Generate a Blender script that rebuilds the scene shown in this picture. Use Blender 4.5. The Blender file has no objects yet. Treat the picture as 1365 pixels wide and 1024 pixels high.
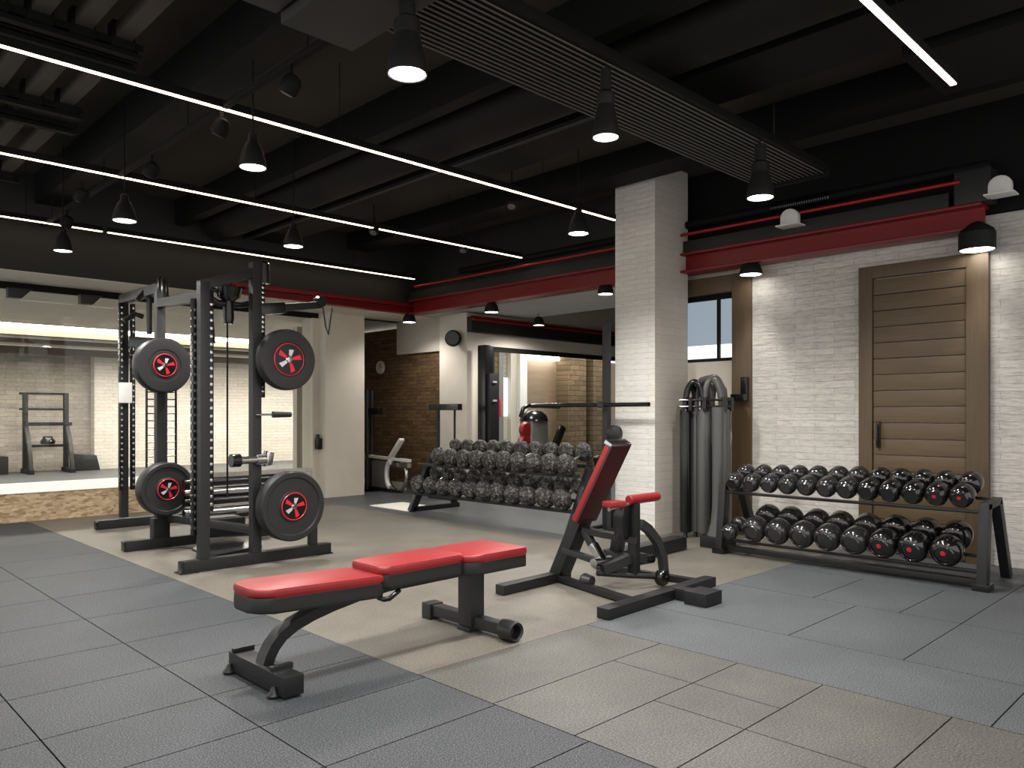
import bpy, bmesh, math, random
from mathutils import Vector, Matrix, noise
random.seed(7)
C = bpy.context.scene.collection
S = bpy.context.scene
PI = math.pi
R = math.radians

# ------------------------------------------------------------------ camera, world, exposure
cam = bpy.data.cameras.new('camera')
co = bpy.data.objects.new('camera', cam)
C.objects.link(co)
cam.sensor_width = 36.0
cam.lens = 1030.0 / 1365.0 * 36.0
cam.shift_y = 40.0 / 1365.0
cam.clip_start = 0.05
cam.clip_end = 100
co.location = (0, 0, 1.35)
co.rotation_euler = (R(90), 0, R(-44.5))        # looks along the room's diagonal
S.camera = co
w = bpy.data.worlds.new('world')
S.world = w
w.use_nodes = True
w.node_tree.nodes['Background'].inputs[0].default_value = (1.0, 0.98, 0.95, 1)
w.node_tree.nodes['Background'].inputs[1].default_value = 0.85
S.view_settings.view_transform = 'Standard'
S.view_settings.look = 'None'
S.view_settings.gamma = 1
S.view_settings.exposure = 0.72
S.cycles.use_denoising = True
S.cycles.max_bounces = 6
S.cycles.sample_clamp_indirect = 4.0
SPOT = 165.0         # watts of one pendant lamp

# ------------------------------------------------------------------ materials
def srgb(r, g, b):
    f = lambda c: ((c/255)/12.92 if c/255 <= 0.04045 else (((c/255)+0.055)/1.055)**2.4)
    return (f(r), f(g), f(b), 1)

class NT:
    def __init__(s, name):
        s.m = bpy.data.materials.new(name); s.m.use_nodes = True
        s.t = s.m.node_tree; s.b = s.t.nodes['Principled BSDF']
    def n(s, typ, **kw):
        o = s.t.nodes.new(typ)
        for k, v in kw.items():
            if k in o.inputs.keys(): o.inputs[k].default_value = v
            else: setattr(o, k, v)
        return o
    def l(s, a, b): s.t.links.new(a, b)
    def ramp(s, fac, stops):
        r = s.n('ShaderNodeValToRGB')
        e = r.color_ramp.elements
        while len(e) < len(stops): e.new(0.5)
        for el, (p, c) in zip(e, stops): el.position = p; el.color = c
        s.l(fac, r.inputs[0]); return r.outputs[0]
    def bump(s, h, strength=0.3, dist=0.01):
        b = s.n('ShaderNodeBump'); b.inputs['Strength'].default_value = strength
        b.inputs['Distance'].default_value = dist
        s.l(h, b.inputs['Height']); s.l(b.outputs[0], s.b.inputs['Normal'])

def plain(name, col, rough=0.5, metal=0.0, spec=0.5, var=0.06, scale=30, bump=0.0):
    t = NT(name)
    tc = t.n('ShaderNodeTexCoord')
    ns = t.n('ShaderNodeTexNoise'); ns.inputs['Scale'].default_value = scale; ns.inputs['Detail'].default_value = 4
    t.l(tc.outputs['Object'], ns.inputs['Vector'])
    a = tuple(c*(1-var) for c in col[:3])+(1,); b = tuple(min(1, c*(1+var)) for c in col[:3])+(1,)
    t.l(t.ramp(ns.outputs[0], [(0.3, a), (0.7, b)]), t.b.inputs['Base Color'])
    t.b.inputs['Roughness'].default_value = rough
    t.b.inputs['Metallic'].default_value = metal
    t.b.inputs['Specular IOR Level'].default_value = spec
    if bump: t.bump(ns.outputs[0], bump, 0.004)
    return t.m

def emis(name, col, strength):
    t = NT(name)
    t.b.inputs['Base Color'].default_value = (0, 0, 0, 1)
    t.b.inputs['Emission Color'].default_value = col
    t.b.inputs['Emission Strength'].default_value = strength
    return t.m

def brick(name, axis, c1, c2, mortar, bw=0.34, rh=0.075, ms=0.004, bump=0.5, rough=0.85, speck=0.25):
    """coursed split-face stone on a wall; axis = which world axis runs along the wall"""
    t = NT(name)
    g = t.n('ShaderNodeNewGeometry')
    sp = t.n('ShaderNodeSeparateXYZ'); t.l(g.outputs['Position'], sp.inputs[0])
    cb = t.n('ShaderNodeCombineXYZ')
    t.l(sp.outputs[axis], cb.inputs[0]); t.l(sp.outputs[2], cb.inputs[1])
    nz = t.n('ShaderNodeTexNoise'); nz.inputs['Scale'].default_value = 5; t.l(cb.outputs[0], nz.inputs['Vector'])
    mx = t.n('ShaderNodeVectorMath', operation='MULTIPLY_ADD')
    t.l(nz.outputs['Color'], mx.inputs[0]); mx.inputs[1].default_value = (0.06, 0.022, 0); t.l(cb.outputs[0], mx.inputs[2])
    br = t.n('ShaderNodeTexBrick')
    br.inputs['Scale'].default_value = 1; br.inputs['Brick Width'].default_value = bw
    br.inputs['Row Height'].default_value = rh; br.inputs['Mortar Size'].default_value = ms
    br.inputs['Mortar Smooth'].default_value = 0.6; br.inputs['Bias'].default_value = 0
    br.inputs['Color1'].default_value = c1; br.inputs['Color2'].default_value = c2; br.inputs['Mortar'].default_value = mortar
    t.l(mx.outputs[0], br.inputs['Vector'])
    st = t.n('ShaderNodeMapping'); st.inputs['Scale'].default_value = (9, 42, 1)
    t.l(cb.outputs[0], st.inputs[0])
    n2 = t.n('ShaderNodeTexNoise'); n2.inputs['Scale'].default_value = 1; n2.inputs['Detail'].default_value = 6; n2.inputs['Roughness'].default_value = 0.7
    t.l(st.outputs[0], n2.inputs['Vector'])
    dk = t.ramp(n2.outputs[0], [(0.3, (1-speck, 1-speck, 1-speck, 1)), (0.55, (1, 1, 1, 1))])
    mul = t.n('ShaderNodeMix', data_type='RGBA', blend_type='MULTIPLY'); mul.inputs[0].default_value = 1
    t.l(br.outputs['Color'], mul.inputs[6]); t.l(dk, mul.inputs[7])
    t.l(mul.outputs[2], t.b.inputs['Base Color'])
    ma = t.n('ShaderNodeMath', operation='MULTIPLY_ADD')
    t.l(br.outputs['Fac'], ma.inputs[0]); ma.inputs[1].default_value = -0.6; t.l(n2.outputs[0], ma.inputs[2])
    t.bump(ma.outputs[0], bump, 0.012)
    t.b.inputs['Roughness'].default_value = rough
    t.b.inputs['Specular IOR Level'].default_value = 0.2
    return t.m

def speckle_floor(name, base, dark, light, sc=150, rough=0.62, cloud=0.14, bump=0.04):
    t = NT(name)
    g = t.n('ShaderNodeNewGeometry')
    a = t.n('ShaderNodeTexNoise'); a.inputs['Scale'].default_value = sc; a.inputs['Detail'].default_value = 2
    b = t.n('ShaderNodeTexNoise'); b.inputs['Scale'].default_value = 1.7; b.inputs['Detail'].default_value = 6; b.inputs['Roughness'].default_value = 0.65
    t.l(g.outputs['Position'], a.inputs['Vector']); t.l(g.outputs['Position'], b.inputs['Vector'])
    c = t.ramp(a.outputs[0], [(0.32, dark), (0.5, base), (0.68, light)])
    d = t.ramp(b.outputs[0], [(0.3, (1-cloud,)*3+(1,)), (0.7, (1+cloud,)*3+(1,))])
    m = t.n('ShaderNodeMix', data_type='RGBA', blend_type='MULTIPLY'); m.inputs[0].default_value = 1
    t.l(c, m.inputs[6]); t.l(d, m.inputs[7]); t.l(m.outputs[2], t.b.inputs['Base Color'])
    t.b.inputs['Roughness'].default_value = rough
    t.b.inputs['Specular IOR Level'].default_value = 0.35
    t.bump(a.outputs[0], bump, 0.002)
    return t.m

def wood(name, c1, c2, scale=(3, 60, 60), rough=0.5):
    t = NT(name)
    tc = t.n('ShaderNodeNewGeometry')
    mp = t.n('ShaderNodeMapping'); mp.inputs['Scale'].default_value = scale
    t.l(tc.outputs['Position'], mp.inputs[0])
    n = t.n('ShaderNodeTexNoise'); n.inputs['Scale'].default_value = 1; n.inputs['Detail'].default_value = 5; n.inputs['Distortion'].default_value = 0.6
    t.l(mp.outputs[0], n.inputs['Vector'])
    t.l(t.ramp(n.outputs[0], [(0.3, c1), (0.7, c2)]), t.b.inputs['Base Color'])
    t.b.inputs['Roughness'].default_value = rough
    t.bump(n.outputs[0], 0.1, 0.002)
    return t.m

def osb(name):
    t = NT(name)
    g = t.n('ShaderNodeNewGeometry')
    mp = t.n('ShaderNodeMapping'); mp.inputs['Scale'].default_value = (6, 6, 16)
    mp.inputs['Rotation'].default_value = (0, R(25), 0)
    t.l(g.outputs['Position'], mp.inputs[0])
    v = t.n('ShaderNodeTexVoronoi'); v.inputs['Scale'].default_value = 2.4; v.inputs['Randomness'].default_value = 1
    n = t.n('ShaderNodeTexNoise'); n.inputs['Scale'].default_value = 2.5; n.inputs['Detail'].default_value = 7; n.inputs['Distortion'].default_value = 1.5
    t.l(mp.outputs[0], v.inputs['Vector']); t.l(mp.outputs[0], n.inputs['Vector'])
    sp = t.n('ShaderNodeSeparateColor'); t.l(v.outputs['Color'], sp.inputs[0])
    ad = t.n('ShaderNodeMath', operation='ADD'); t.l(sp.outputs[0], ad.inputs[0]); t.l(n.outputs[0], ad.inputs[1])
    hf = t.n('ShaderNodeMath', operation='MULTIPLY'); t.l(ad.outputs[0], hf.inputs[0]); hf.inputs[1].default_value = 0.5
    t.l(t.ramp(hf.outputs[0], [(0.2, srgb(132, 106, 76)), (0.45, srgb(172, 147, 114)), (0.75, srgb(196, 175, 145))]), t.b.inputs['Base Color'])
    t.b.inputs['Roughness'].default_value = 0.7
    return t.m

def camo(name):
    t = NT(name)
    tc = t.n('ShaderNodeTexCoord')
    a = t.n('ShaderNodeTexNoise'); a.inputs['Scale'].default_value = 30; a.inputs['Detail'].default_value = 5; a.inputs['Roughness'].default_value = 0.75; a.inputs['Distortion'].default_value = 1.2
    t.l(tc.outputs['Object'], a.inputs['Vector'])
    t.l(t.ramp(a.outputs[0], [(0.47, srgb(12, 12, 13)), (0.54, srgb(36, 35, 34)), (0.585, srgb(138, 134, 127)), (0.64, srgb(36, 35, 34))]), t.b.inputs['Base Color'])
    t.b.inputs['Roughness'].default_value = 0.55
    t.bump(a.outputs[0], 0.9, 0.012)
    return t.m

def thin_glass(name, tint=(0.96, 0.98, 0.98, 1), refl=0.015, rough=0.0):
    t = NT(name)
    tr = t.n('ShaderNodeBsdfTransparent'); tr.inputs[0].default_value = tint
    gl = t.n('ShaderNodeBsdfGlossy'); gl.inputs['Roughness'].default_value = rough
    mx = t.n('ShaderNodeMixShader'); mx.inputs[0].default_value = refl
    t.l(tr.outputs[0], mx.inputs[1]); t.l(gl.outputs[0], mx.inputs[2])
    t.l(mx.outputs[0], t.t.nodes['Material Output'].inputs[0])
    return t.m

M = {}
M['rubber'] = speckle_floor('speckled blue grey rubber', srgb(49, 52, 56), srgb(13, 15, 18), srgb(92, 95, 98))
M['rubber_far'] = speckle_floor('dark grey rubber', srgb(78, 80, 82), srgb(56, 58, 60), srgb(100, 102, 104), rough=0.45)
M['tile'] = speckle_floor('beige concrete tile', srgb(79, 78, 74), srgb(54, 53, 50), srgb(103, 101, 96), sc=110, rough=0.5, cloud=0.2, bump=0.015)
M['tile_back'] = speckle_floor('warm beige concrete tile', srgb(99, 94, 86), srgb(78, 74, 67), srgb(121, 116, 107), sc=110, rough=0.5, cloud=0.2, bump=0.015)
M['rubber_right'] = speckle_floor('mid grey rubber', srgb(72, 75, 78), srgb(40, 42, 45), srgb(106, 109, 112), sc=150, rough=0.62, cloud=0.14, bump=0.04)
M['joint'] = plain('joint black', srgb(6, 6, 6), 0.95, spec=0.0)
M['brick_v'] = brick('white split stone wall', 1, srgb(211, 206, 199), srgb(197, 192, 185), srgb(182, 177, 170), bw=0.42, rh=0.068, ms=0.003, bump=0.7, speck=0.34)
M['brick_u'] = brick('white split stone', 0, srgb(214, 207, 197), srgb(202, 195, 184), srgb(160, 153, 144), bw=0.4, rh=0.085)
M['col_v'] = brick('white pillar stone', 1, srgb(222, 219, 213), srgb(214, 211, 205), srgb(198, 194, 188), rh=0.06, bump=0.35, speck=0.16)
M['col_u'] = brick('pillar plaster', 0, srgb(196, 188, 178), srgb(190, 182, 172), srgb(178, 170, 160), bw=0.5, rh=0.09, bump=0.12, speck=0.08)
M['far_brick'] = brick('grey split stone', 0, srgb(176, 168, 158), srgb(160, 152, 143), srgb(120, 113, 106), bw=0.4, rh=0.1, speck=0.35)  # greyed to hold the dimmer light on part of the far wall
M['brown_brick'] = brick('brown brick', 1, srgb(112, 88, 61), srgb(88, 68, 46), srgb(62, 48, 34), bw=0.26, rh=0.065, ms=0.005, speck=0.6)
M['gold_brick'] = brick('tan brick', 0, srgb(126, 106, 80), srgb(104, 88, 68), srgb(60, 52, 42), bw=0.30, rh=0.11, ms=0.008, speck=0.5)
M['cream'] = plain('cream plaster', srgb(206, 198, 184), 0.8, var=0.03, scale=4)
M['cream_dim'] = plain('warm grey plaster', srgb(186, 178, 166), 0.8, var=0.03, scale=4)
M['grey_soffit'] = plain('pale grey soffit', srgb(186, 188, 186), 0.85, var=0.04, scale=3)
M['ceil'] = plain('charcoal ceiling paint', srgb(64, 60, 54), 0.9, var=0.06, scale=1.5, spec=0.1)
M['black_paint'] = plain('black paint', srgb(14, 14, 14), 0.7, var=0.1, scale=3, spec=0.2)
M['grey_duct'] = plain('grey painted sheet metal', srgb(38, 38, 37), 0.6, var=0.05, scale=3)
M['slat_light'] = plain('grey aluminium slat edge', srgb(90, 87, 80), 0.5)
M['slat_bronze'] = plain('bronze grey slat', srgb(56, 52, 46), 0.7)
M['lamp_black'] = plain('satin black lamp shade', srgb(24, 24, 24), 0.6, spec=0.25)
M['bulk'] = plain('taupe bulkhead paint', srgb(92, 84, 74), 0.7)
M['slat_brown'] = plain('dark bronze slat', srgb(26, 24, 22), 0.7, spec=0.2)
M['fascia'] = plain('dark grey fascia', srgb(23, 24, 23), 0.6, var=0.1, scale=2)
M['red_steel'] = plain('red painted steel', srgb(118, 15, 20), 0.35, var=0.08)
M['red_pipe'] = plain('bright red conduit', srgb(150, 18, 22), 0.35)
M['steel'] = plain('black powder coated steel', srgb(23, 24, 25), 0.45, spec=0.4, var=0.08, scale=60, bump=0.02)
M['steel_grey'] = plain('charcoal powder coated steel', srgb(34, 35, 36), 0.45, spec=0.4, var=0.06, scale=60)
M['gloss_black'] = plain('gloss black', srgb(17, 17, 18), 0.22, var=0.1)
M['urethane'] = plain('polished black urethane', srgb(17, 17, 18), 0.13, var=0.05, spec=0.75)
M['urethane_grey'] = plain('polished dark grey urethane', srgb(34, 34, 34), 0.14, var=0.05, spec=0.8)
M['chrome'] = plain('chrome', srgb(190, 190, 190), 0.16, metal=1.0)
M['red_vinyl'] = plain('red vinyl', srgb(132, 25, 29), 0.42, var=0.05, scale=12)
M['red_shaded'] = plain('shaded red vinyl', srgb(58, 11, 15), 0.5, var=0.05)  # red darkened to hold the shade under the backrest
M['red_mark'] = plain('red badge', srgb(196, 30, 48), 0.3)
M['white_mark'] = plain('silver badge', srgb(200, 200, 200), 0.3, metal=0.3)
M['black_vinyl'] = plain('black vinyl', srgb(24, 24, 25), 0.5, var=0.05)
M['rubber_black'] = plain('black rubber', srgb(25, 26, 27), 0.5, var=0.06)
M['rubber_cap'] = plain('black rubber cap', srgb(26, 27, 29), 0.4)
M['tube_grey'] = plain('dark grey vinyl tube', srgb(72, 72, 71), 0.32, var=0.05)
M['camo'] = camo('black and grey speckled rubber')
M['white_plastic'] = plain('white plastic', srgb(222, 220, 216), 0.4, var=0.02)
M['shroud'] = plain('grey machine shroud', srgb(120, 118, 114), 0.5)
M['wood'] = wood('brown oak boards', srgb(84, 67, 46), srgb(97, 78, 55), (60, 3, 60))
M['wood_dark'] = wood('dark oak frame', srgb(79, 63, 43), srgb(91, 73, 51), (60, 60, 3))
M['brown_panel'] = wood('brown laminate', srgb(120, 100, 80), srgb(134, 113, 92), (2, 2, 14))
M['osb'] = osb('strand board')
M['light_patch'] = plain('off white light patch', srgb(226, 222, 212), 0.6, var=0.03)
M['lamp'] = emis('lamp diffuser', (1.0, 0.97, 0.92, 1), 9.0)
M['led'] = emis('warm led strip', (1.0, 0.74, 0.50, 1), 5.0)
M['cove'] = emis('cove light', (1.0, 0.90, 0.76, 1), 13.0)
M['sill'] = emis('backlit white ledge', (1.0, 0.95, 0.85, 1), 0.62)
M['pane_blue'] = emis('frosted daylight pane', (0.42, 0.50, 0.58, 1), 0.42)
M['pane_bright'] = emis('bright daylight pane', (0.86, 0.92, 1.0, 1), 1.1)
M['glass'] = thin_glass('clear glass')

# ------------------------------------------------------------------ mesh helpers
class MB:
    def __init__(s): s.bm = bmesh.new()
    def _tag(s, geom, m):
        if m is not None: bmesh.ops.transform(s.bm, matrix=m, verts=[v for v in geom if isinstance(v, bmesh.types.BMVert)])
    def box(s, lo, hi, bev=0.0, m=None):
        lo = Vector(lo); hi = Vector(hi)
        r = bmesh.ops.create_cube(s.bm, size=1)
        vs = r['verts']
        c = (lo+hi)/2; d = hi-lo
        for v in vs: v.co = Vector((v.co.x*d.x, v.co.y*d.y, v.co.z*d.z)) + c
        if bev:
            es = list({e for v in vs for e in v.link_edges})
            rr = bmesh.ops.bevel(s.bm, geom=es, offset=bev, segments=2, profile=0.7, affect='EDGES', clamp_overlap=True)
            vs = list({v for f in rr['faces'] for v in f.verts} | {v for v in vs if v.is_valid})
        if m is not None: bmesh.ops.transform(s.bm, matrix=m, verts=vs)
        return s
    def beam(s, p0, p1, wd, ht, up=(0, 0, 1), bev=0.004):
        """rectangular bar from p0 to p1; wd = across, ht = along `up`"""
        p0 = Vector(p0); p1 = Vector(p1); d = (p1-p0); L = d.length; d.normalize()
        up = Vector(up)
        x = d.cross(up)
        if x.length < 1e-4: up = Vector((0, 1, 0)); x = d.cross(up)
        x.normalize(); z = x.cross(d).normalized()
        m = Matrix(((x.x, d.x, z.x, p0.x), (x.y, d.y, z.y, p0.y), (x.z, d.z, z.z, p0.z), (0, 0, 0, 1)))
        return s.box((-wd/2, 0, -ht/2), (wd/2, L, ht/2), bev, m)
    def path(s, pts, wd, ht, up=(0, 0, 1), side=None):
        """rectangular section swept along points; side = fixed sideways vector"""
        pts = [Vector(p) for p in pts]; rings = []
        for i, p in enumerate(pts):
            t = (pts[min(i+1, len(pts)-1)] - pts[max(i-1, 0)]).normalized()
            x = Vector(side).normalized() if side else t.cross(Vector(up)).normalized()
            z = x.cross(t).normalized()
            rings.append([s.bm.verts.new(p + x*a*wd/2 + z*b*ht/2) for a, b in ((-1, -1), (1, -1), (1, 1), (-1, 1))])
        for a, b in zip(rings, rings[1:]):
            for k in range(4): s.bm.faces.new((a[k], a[(k+1) % 4], b[(k+1) % 4], b[k]))
        s.bm.faces.new(rings[0][::-1]); s.bm.faces.new(rings[-1])
        return s
    def tube(s, pts, r, seg=12, caps=True):
        pts = [Vector(p) for p in pts]; rings = []; x = None
        for i, p in enumerate(pts):
            t = (pts[min(i+1, len(pts)-1)] - pts[max(i-1, 0)]).normalized()
            if x is None:
                x = t.cross(Vector((0, 0, 1)))
                if x.length < 1e-3: x = t.cross(Vector((1, 0, 0)))
            x = (x - t*x.dot(t)).normalized(); y = t.cross(x)
            rr = r[i] if isinstance(r, (list, tuple)) else r
            rings.append([s.bm.verts.new(p + (x*math.cos(a)+y*math.sin(a))*rr) for a in [2*PI*k/seg for k in range(seg)]])
        for a, b in zip(rings, rings[1:]):
            for k in range(seg): s.bm.faces.new((a[k], a[(k+1) % seg], b[(k+1) % seg], b[k]))
        if caps: s.bm.faces.new(rings[0][::-1]); s.bm.faces.new(rings[-1])
        return s
    def lathe(s, prof, seg=32, m=None):
        """profile [(radius, height)] about local z"""
        rings = []; new = []
        for r, h in prof:
            if r < 1e-6:
                v = s.bm.verts.new((0, 0, h)); rings.append([v]); new.append(v)
            else:
                ring = [s.bm.verts.new((r*math.cos(2*PI*k/seg), r*math.sin(2*PI*k/seg), h)) for k in range(seg)]
                rings.append(ring); new += ring
        for a, b in zip(rings, rings[1:]):
            for k in range(seg):
                k2 = (k+1) % seg
                if len(a) == 1 and len(b) == 1: break
                if len(a) == 1: s.bm.faces.new((a[0], b[k2], b[k]))
                elif len(b) == 1: s.bm.faces.new((a[k], a[k2], b[0]))
                else: s.bm.faces.new((a[k], a[k2], b[k2], b[k]))
        if m is not None: bmesh.ops.transform(s.bm, matrix=m, verts=new)
        return s
    def prism(s, outline, h0, h1, m=None, bev=0.0):
        """outline [(x,y)] extruded from z=h0 to h1"""
        n = len(outline)
        a = [s.bm.verts.new((x, y, h0)) for x, y in outline]; b = [s.bm.verts.new((x, y, h1)) for x, y in outline]
        fs = [s.bm.faces.new(a[::-1]), s.bm.faces.new(b)]
        for k in range(n): s.bm.faces.new((a[k], a[(k+1) % n], b[(k+1) % n], b[k]))
        vs = a+b
        if bev:
            es = list({e for f in fs for e in f.edges})
            rr = bmesh.ops.bevel(s.bm, geom=es, offset=bev, segments=3, profile=0.5, affect='EDGES', clamp_overlap=True)
            vs = list({v for f in rr['faces'] for v in f.verts} | {v for v in vs if v.is_valid})
        if m is not None: bmesh.ops.transform(s.bm, matrix=m, verts=vs)
        return s
    def build(s, name, mat, parent=None, world=True):
        bm = s.bm
        bmesh.ops.recalc_face_normals(bm, faces=bm.faces[:])
        off = Vector((0, 0, 0))
        if parent is not None and world:
            off = Vector(root_off(parent))
        elif parent is None:
            xs = [v.co for v in bm.verts]
            lo = Vector([min(c[i] for c in xs) for i in range(3)]); hi = Vector([max(c[i] for c in xs) for i in range(3)])
            off = Vector(((lo.x+hi.x)/2, (lo.y+hi.y)/2, lo.z))
        for v in bm.verts: v.co -= off
        for e in bm.edges:
            e.smooth = len(e.link_faces) == 2 and e.calc_face_angle(0) < R(38)
        for f in bm.faces: f.smooth = True
        me = bpy.data.meshes.new(name); bm.to_mesh(me); bm.free()
        me.materials.append(M[mat] if isinstance(mat, str) else mat)
        o = bpy.data.objects.new(name, me); C.objects.link(o)
        if parent is not None: o.parent = parent
        else: o.location = off
        return o

OFF = {}
def root_off(o):
    while o.parent is not None: o = o.parent
    return OFF.get(o.name, tuple(o.location))
def tag(o, label=None, cat=None, group=None, kind=None):
    if label: o['label'] = label
    if cat: o['category'] = cat
    if group: o['group'] = group
    if kind: o['kind'] = kind
    return o
def thing(name, label, cat, loc, group=None):
    o = bpy.data.objects.new(name, None); o.empty_display_size = 0.1
    C.objects.link(o); o.location = loc
    return tag(o, label, cat, group)
def struct(name, mb, mat): return tag(mb.build(name, mat), kind='structure')
def copy_tree(o, parent=None):
    c = o.copy(); C.objects.link(c); c.parent = parent
    for ch in list(o.children): copy_tree(ch, c)
    return c
def arc(c, r, a0, a1, n, ax1, ax2):
    c = Vector(c); ax1 = Vector(ax1); ax2 = Vector(ax2)
    return [c + ax1*r*math.cos(R(a0+(a1-a0)*k/n)) + ax2*r*math.sin(R(a0+(a1-a0)*k/n)) for k in range(n+1)]
ORD = ['first', 'second', 'third', 'fourth', 'fifth', 'sixth', 'seventh', 'eighth', 'ninth', 'tenth', 'eleventh', 'twelfth']
AXX = Matrix.Rotation(PI/2, 4, 'Y')        # z -> +x
AXY = Matrix.Rotation(PI/2, 4, 'X')        # z -> -y
T = Matrix.Translation

# ================================================================== FLOOR
G = 0.0035
def slabs(rects, z0=-0.03, z1=0.0):
    b = MB()
    for u0, u1, v0, v1 in rects: b.box((u0+G, v0+G, z0), (u1-G, v1-G, z1))
    return b
struct('floor', MB().box((-3, -3, -0.10), (16.5, 13.3, -0.02)), 'joint')
vj = [-0.5, 0.3, 0.9, 1.5, 2.05, 2.61, 3.14, 3.65, 4.26, 4.85, 5.6, 6.37, 7.3, 8.2, 9.2, 10.2, 11.25]
rub = []
for (u0, u1) in ((-2.8, -1.5), (-1.5, -0.6), (-0.6, 0.15), (0.15, 0.85), (0.85, 1.56), (1.56, 2.46)):
    for a, b_ in zip(vj, vj[1:]): rub.append((u0, u1, a, b_))
rub_r = [(3.81, 4.5, 0.93, 3.2), (3.81, 4.5, -2, 0.93), (4.5, 5.55, 2.18, 3.2), (4.5, 5.55, 1.52, 2.18), (4.5, 5.55, 0.93, 1.52),
        (5.55, 6.5, 2.5, 3.2), (5.55, 6.5, 1.9, 2.5), (5.55, 6.5, 1.52, 1.9), (5.55, 7.9, -2, 1.52), (6.5, 7.9, 1.52, 3.2)]
struct('floor_rubber', slabs(rub), 'rubber')
struct('floor_rubber_right', slabs(rub_r), 'rubber_right')
til = [(2.46, 3.81, 2.63, 3.2), (2.46, 3.36, 2.13, 2.63), (3.36, 3.81, 2.13, 2.63), (2.46, 3.03, 1.66, 2.13), (3.03, 3.36, 1.66, 2.13),
       (3.36, 3.81, 1.66, 2.13), (2.46, 3.03, 1.08, 1.66), (3.03, 3.81, 1.08, 1.66), (2.46, 3.03, 0.2, 1.08), (3.03, 3.81, 0.2, 1.08),
       (2.46, 3.81, -2, 0.2), (4.5, 5.55, -2, 0.93)]
struct('floor_tile', slabs(til), 'tile')
G = 0.0004
struct('floor_tile_back', slabs([(2.46, 3.47, 3.2, 11.25), (3.47, 6.2, 3.2, 11.25), (6.2, 7.9, 3.2, 5.4)]), 'tile_back')
struct('floor_back', slabs([(6.2, 8.3, 5.4, 13.2), (8.3, 16.4, 5.4, 13.2)]), 'rubber_far')
tag(MB().prism([(6.46, 8.62), (7.05, 8.62), (7.05, 9.55), (6.46, 9.55)], 0.0, 0.012, bev=0.003).build('floor_light_patch', 'light_patch'),  # thin pale slab stands for a patch of light on the floor
    'pale patch of light on the floor, built as a slab, beside the speckled dumbbell rack', 'mat')

# ================================================================== WALLS AND CEILING
struct('ceiling', MB().box((-3, -3, 4.15), (16.5, 13.3, 4.3)), 'ceil')
struct('wall_right', MB().box((7.9, -2.5, 0), (8.1, 4.24, 3.13)), 'brick_v')
struct('wall_right_upper', MB().box((7.92, -2.5, 3.13), (8.1, 5.6, 4.15)), 'black_paint')
# brick pillar
pc = MB().box((7.105, 4.979, 0), (7.763, 5.53, 4.15), 0.004).build('pillar', 'col_v')
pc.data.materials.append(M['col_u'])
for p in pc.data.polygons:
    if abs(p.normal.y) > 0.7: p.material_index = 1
tag(pc, kind='structure')
# white pillar and glazed opening at the left
struct('wall_left_pillar', MB().box((6.56, 10.95, 0), (7.30, 11.6, 3.0), 0.005), 'cream')
struct('wall_left_upper', MB().box((-1.0, 11.2, 3.0), (8.35, 11.5, 4.15)), 'black_paint')
struct('trim_1', MB().box((-1.0, 11.16, 2.90), (6.56, 11.22, 3.0)), 'black_paint')
struct('trim_2', MB().box((6.44, 11.14, 0), (6.56, 11.24, 2.9)), 'cream')
struct('window_1', MB().box((-1.0, 11.195, 0.48), (6.44, 11.203, 2.9)), 'glass')
struct('wall_left_plinth', MB().box((-1.0, 11.18, 0), (3.9, 11.3, 0.36)), 'osb')
tag(MB().box((-1.0, 11.15, 0.362), (3.9, 11.34, 0.478), 0.008).build('lit_ledge', 'sill'),
    'white backlit ledge on top of the strand board plinth', 'ledge')
struct('wall_left_plinth_right', MB().box((3.9, 11.2, 0), (6.44, 11.3, 0.48)), 'brick_u')
# room beyond the glass
struct('floor_beyond', MB().box((-3, 11.3, -0.05), (12.5, 21.2, 0.0)), 'rubber_far')
struct('wall_beyond', MB().box((-3, 20.9, 0), (5.95, 21.2, 3.1)), 'far_brick')  # greyer stone than the right part, holding the dimmer light here
struct('wall_beyond_right', MB().box((5.95, 20.6, 0), (14.5, 21.2, 3.1)), 'brick_u')
struct('ceiling_beyond', MB().box((-3, 11.5, 3.1), (14.5, 17.3, 3.3)).box((-3, 18.35, 3.1), (14.5, 21.2, 3.3)), 'cream')
struct('trim_3', MB().box((-3, 18.35, 2.98), (14.5, 18.6, 3.1)).box((-3, 19.0, 2.88), (14.5, 19.25, 3.1)).box((-3, 20.3, 2.74), (14.5, 20.6, 3.1)), 'bulk')
struct('trim_11', MB().box((-3, 18.6, 2.94), (14.5, 18.75, 3.1)).box((-3, 19.25, 2.82), (14.5, 19.4, 3.1)), 'cream')
tag(MB().box((-3, 17.3, 3.12), (14.5, 18.35, 3.16)).build('cove_light', 'cove'), 'wide warm cove light across the ceiling of the room behind the glass', 'light')
struct('wall_beyond_side', MB().box((7.3, 11.5, 0), (7.4, 13.0, 3.1)), 'cream')
# brown brick corner and cream pillar at the back
struct('wall_back', MB().box((8.35, 10.15, 0), (8.6, 13.3, 2.9)), 'brown_brick')
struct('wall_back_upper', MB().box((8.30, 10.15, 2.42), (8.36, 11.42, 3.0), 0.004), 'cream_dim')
struct('wall_back_left', MB().box((7.3, 13.2, 0), (8.6, 13.35, 3.0)), 'cream')
struct('baseboard_back', MB().box((8.32, 11.2, 0), (8.352, 13.2, 0.12)), 'cream')
struct('wall_back_pillar', MB().box((8.26, 9.45, 0), (8.7, 10.15, 3.0), 0.004), 'cream')
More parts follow.
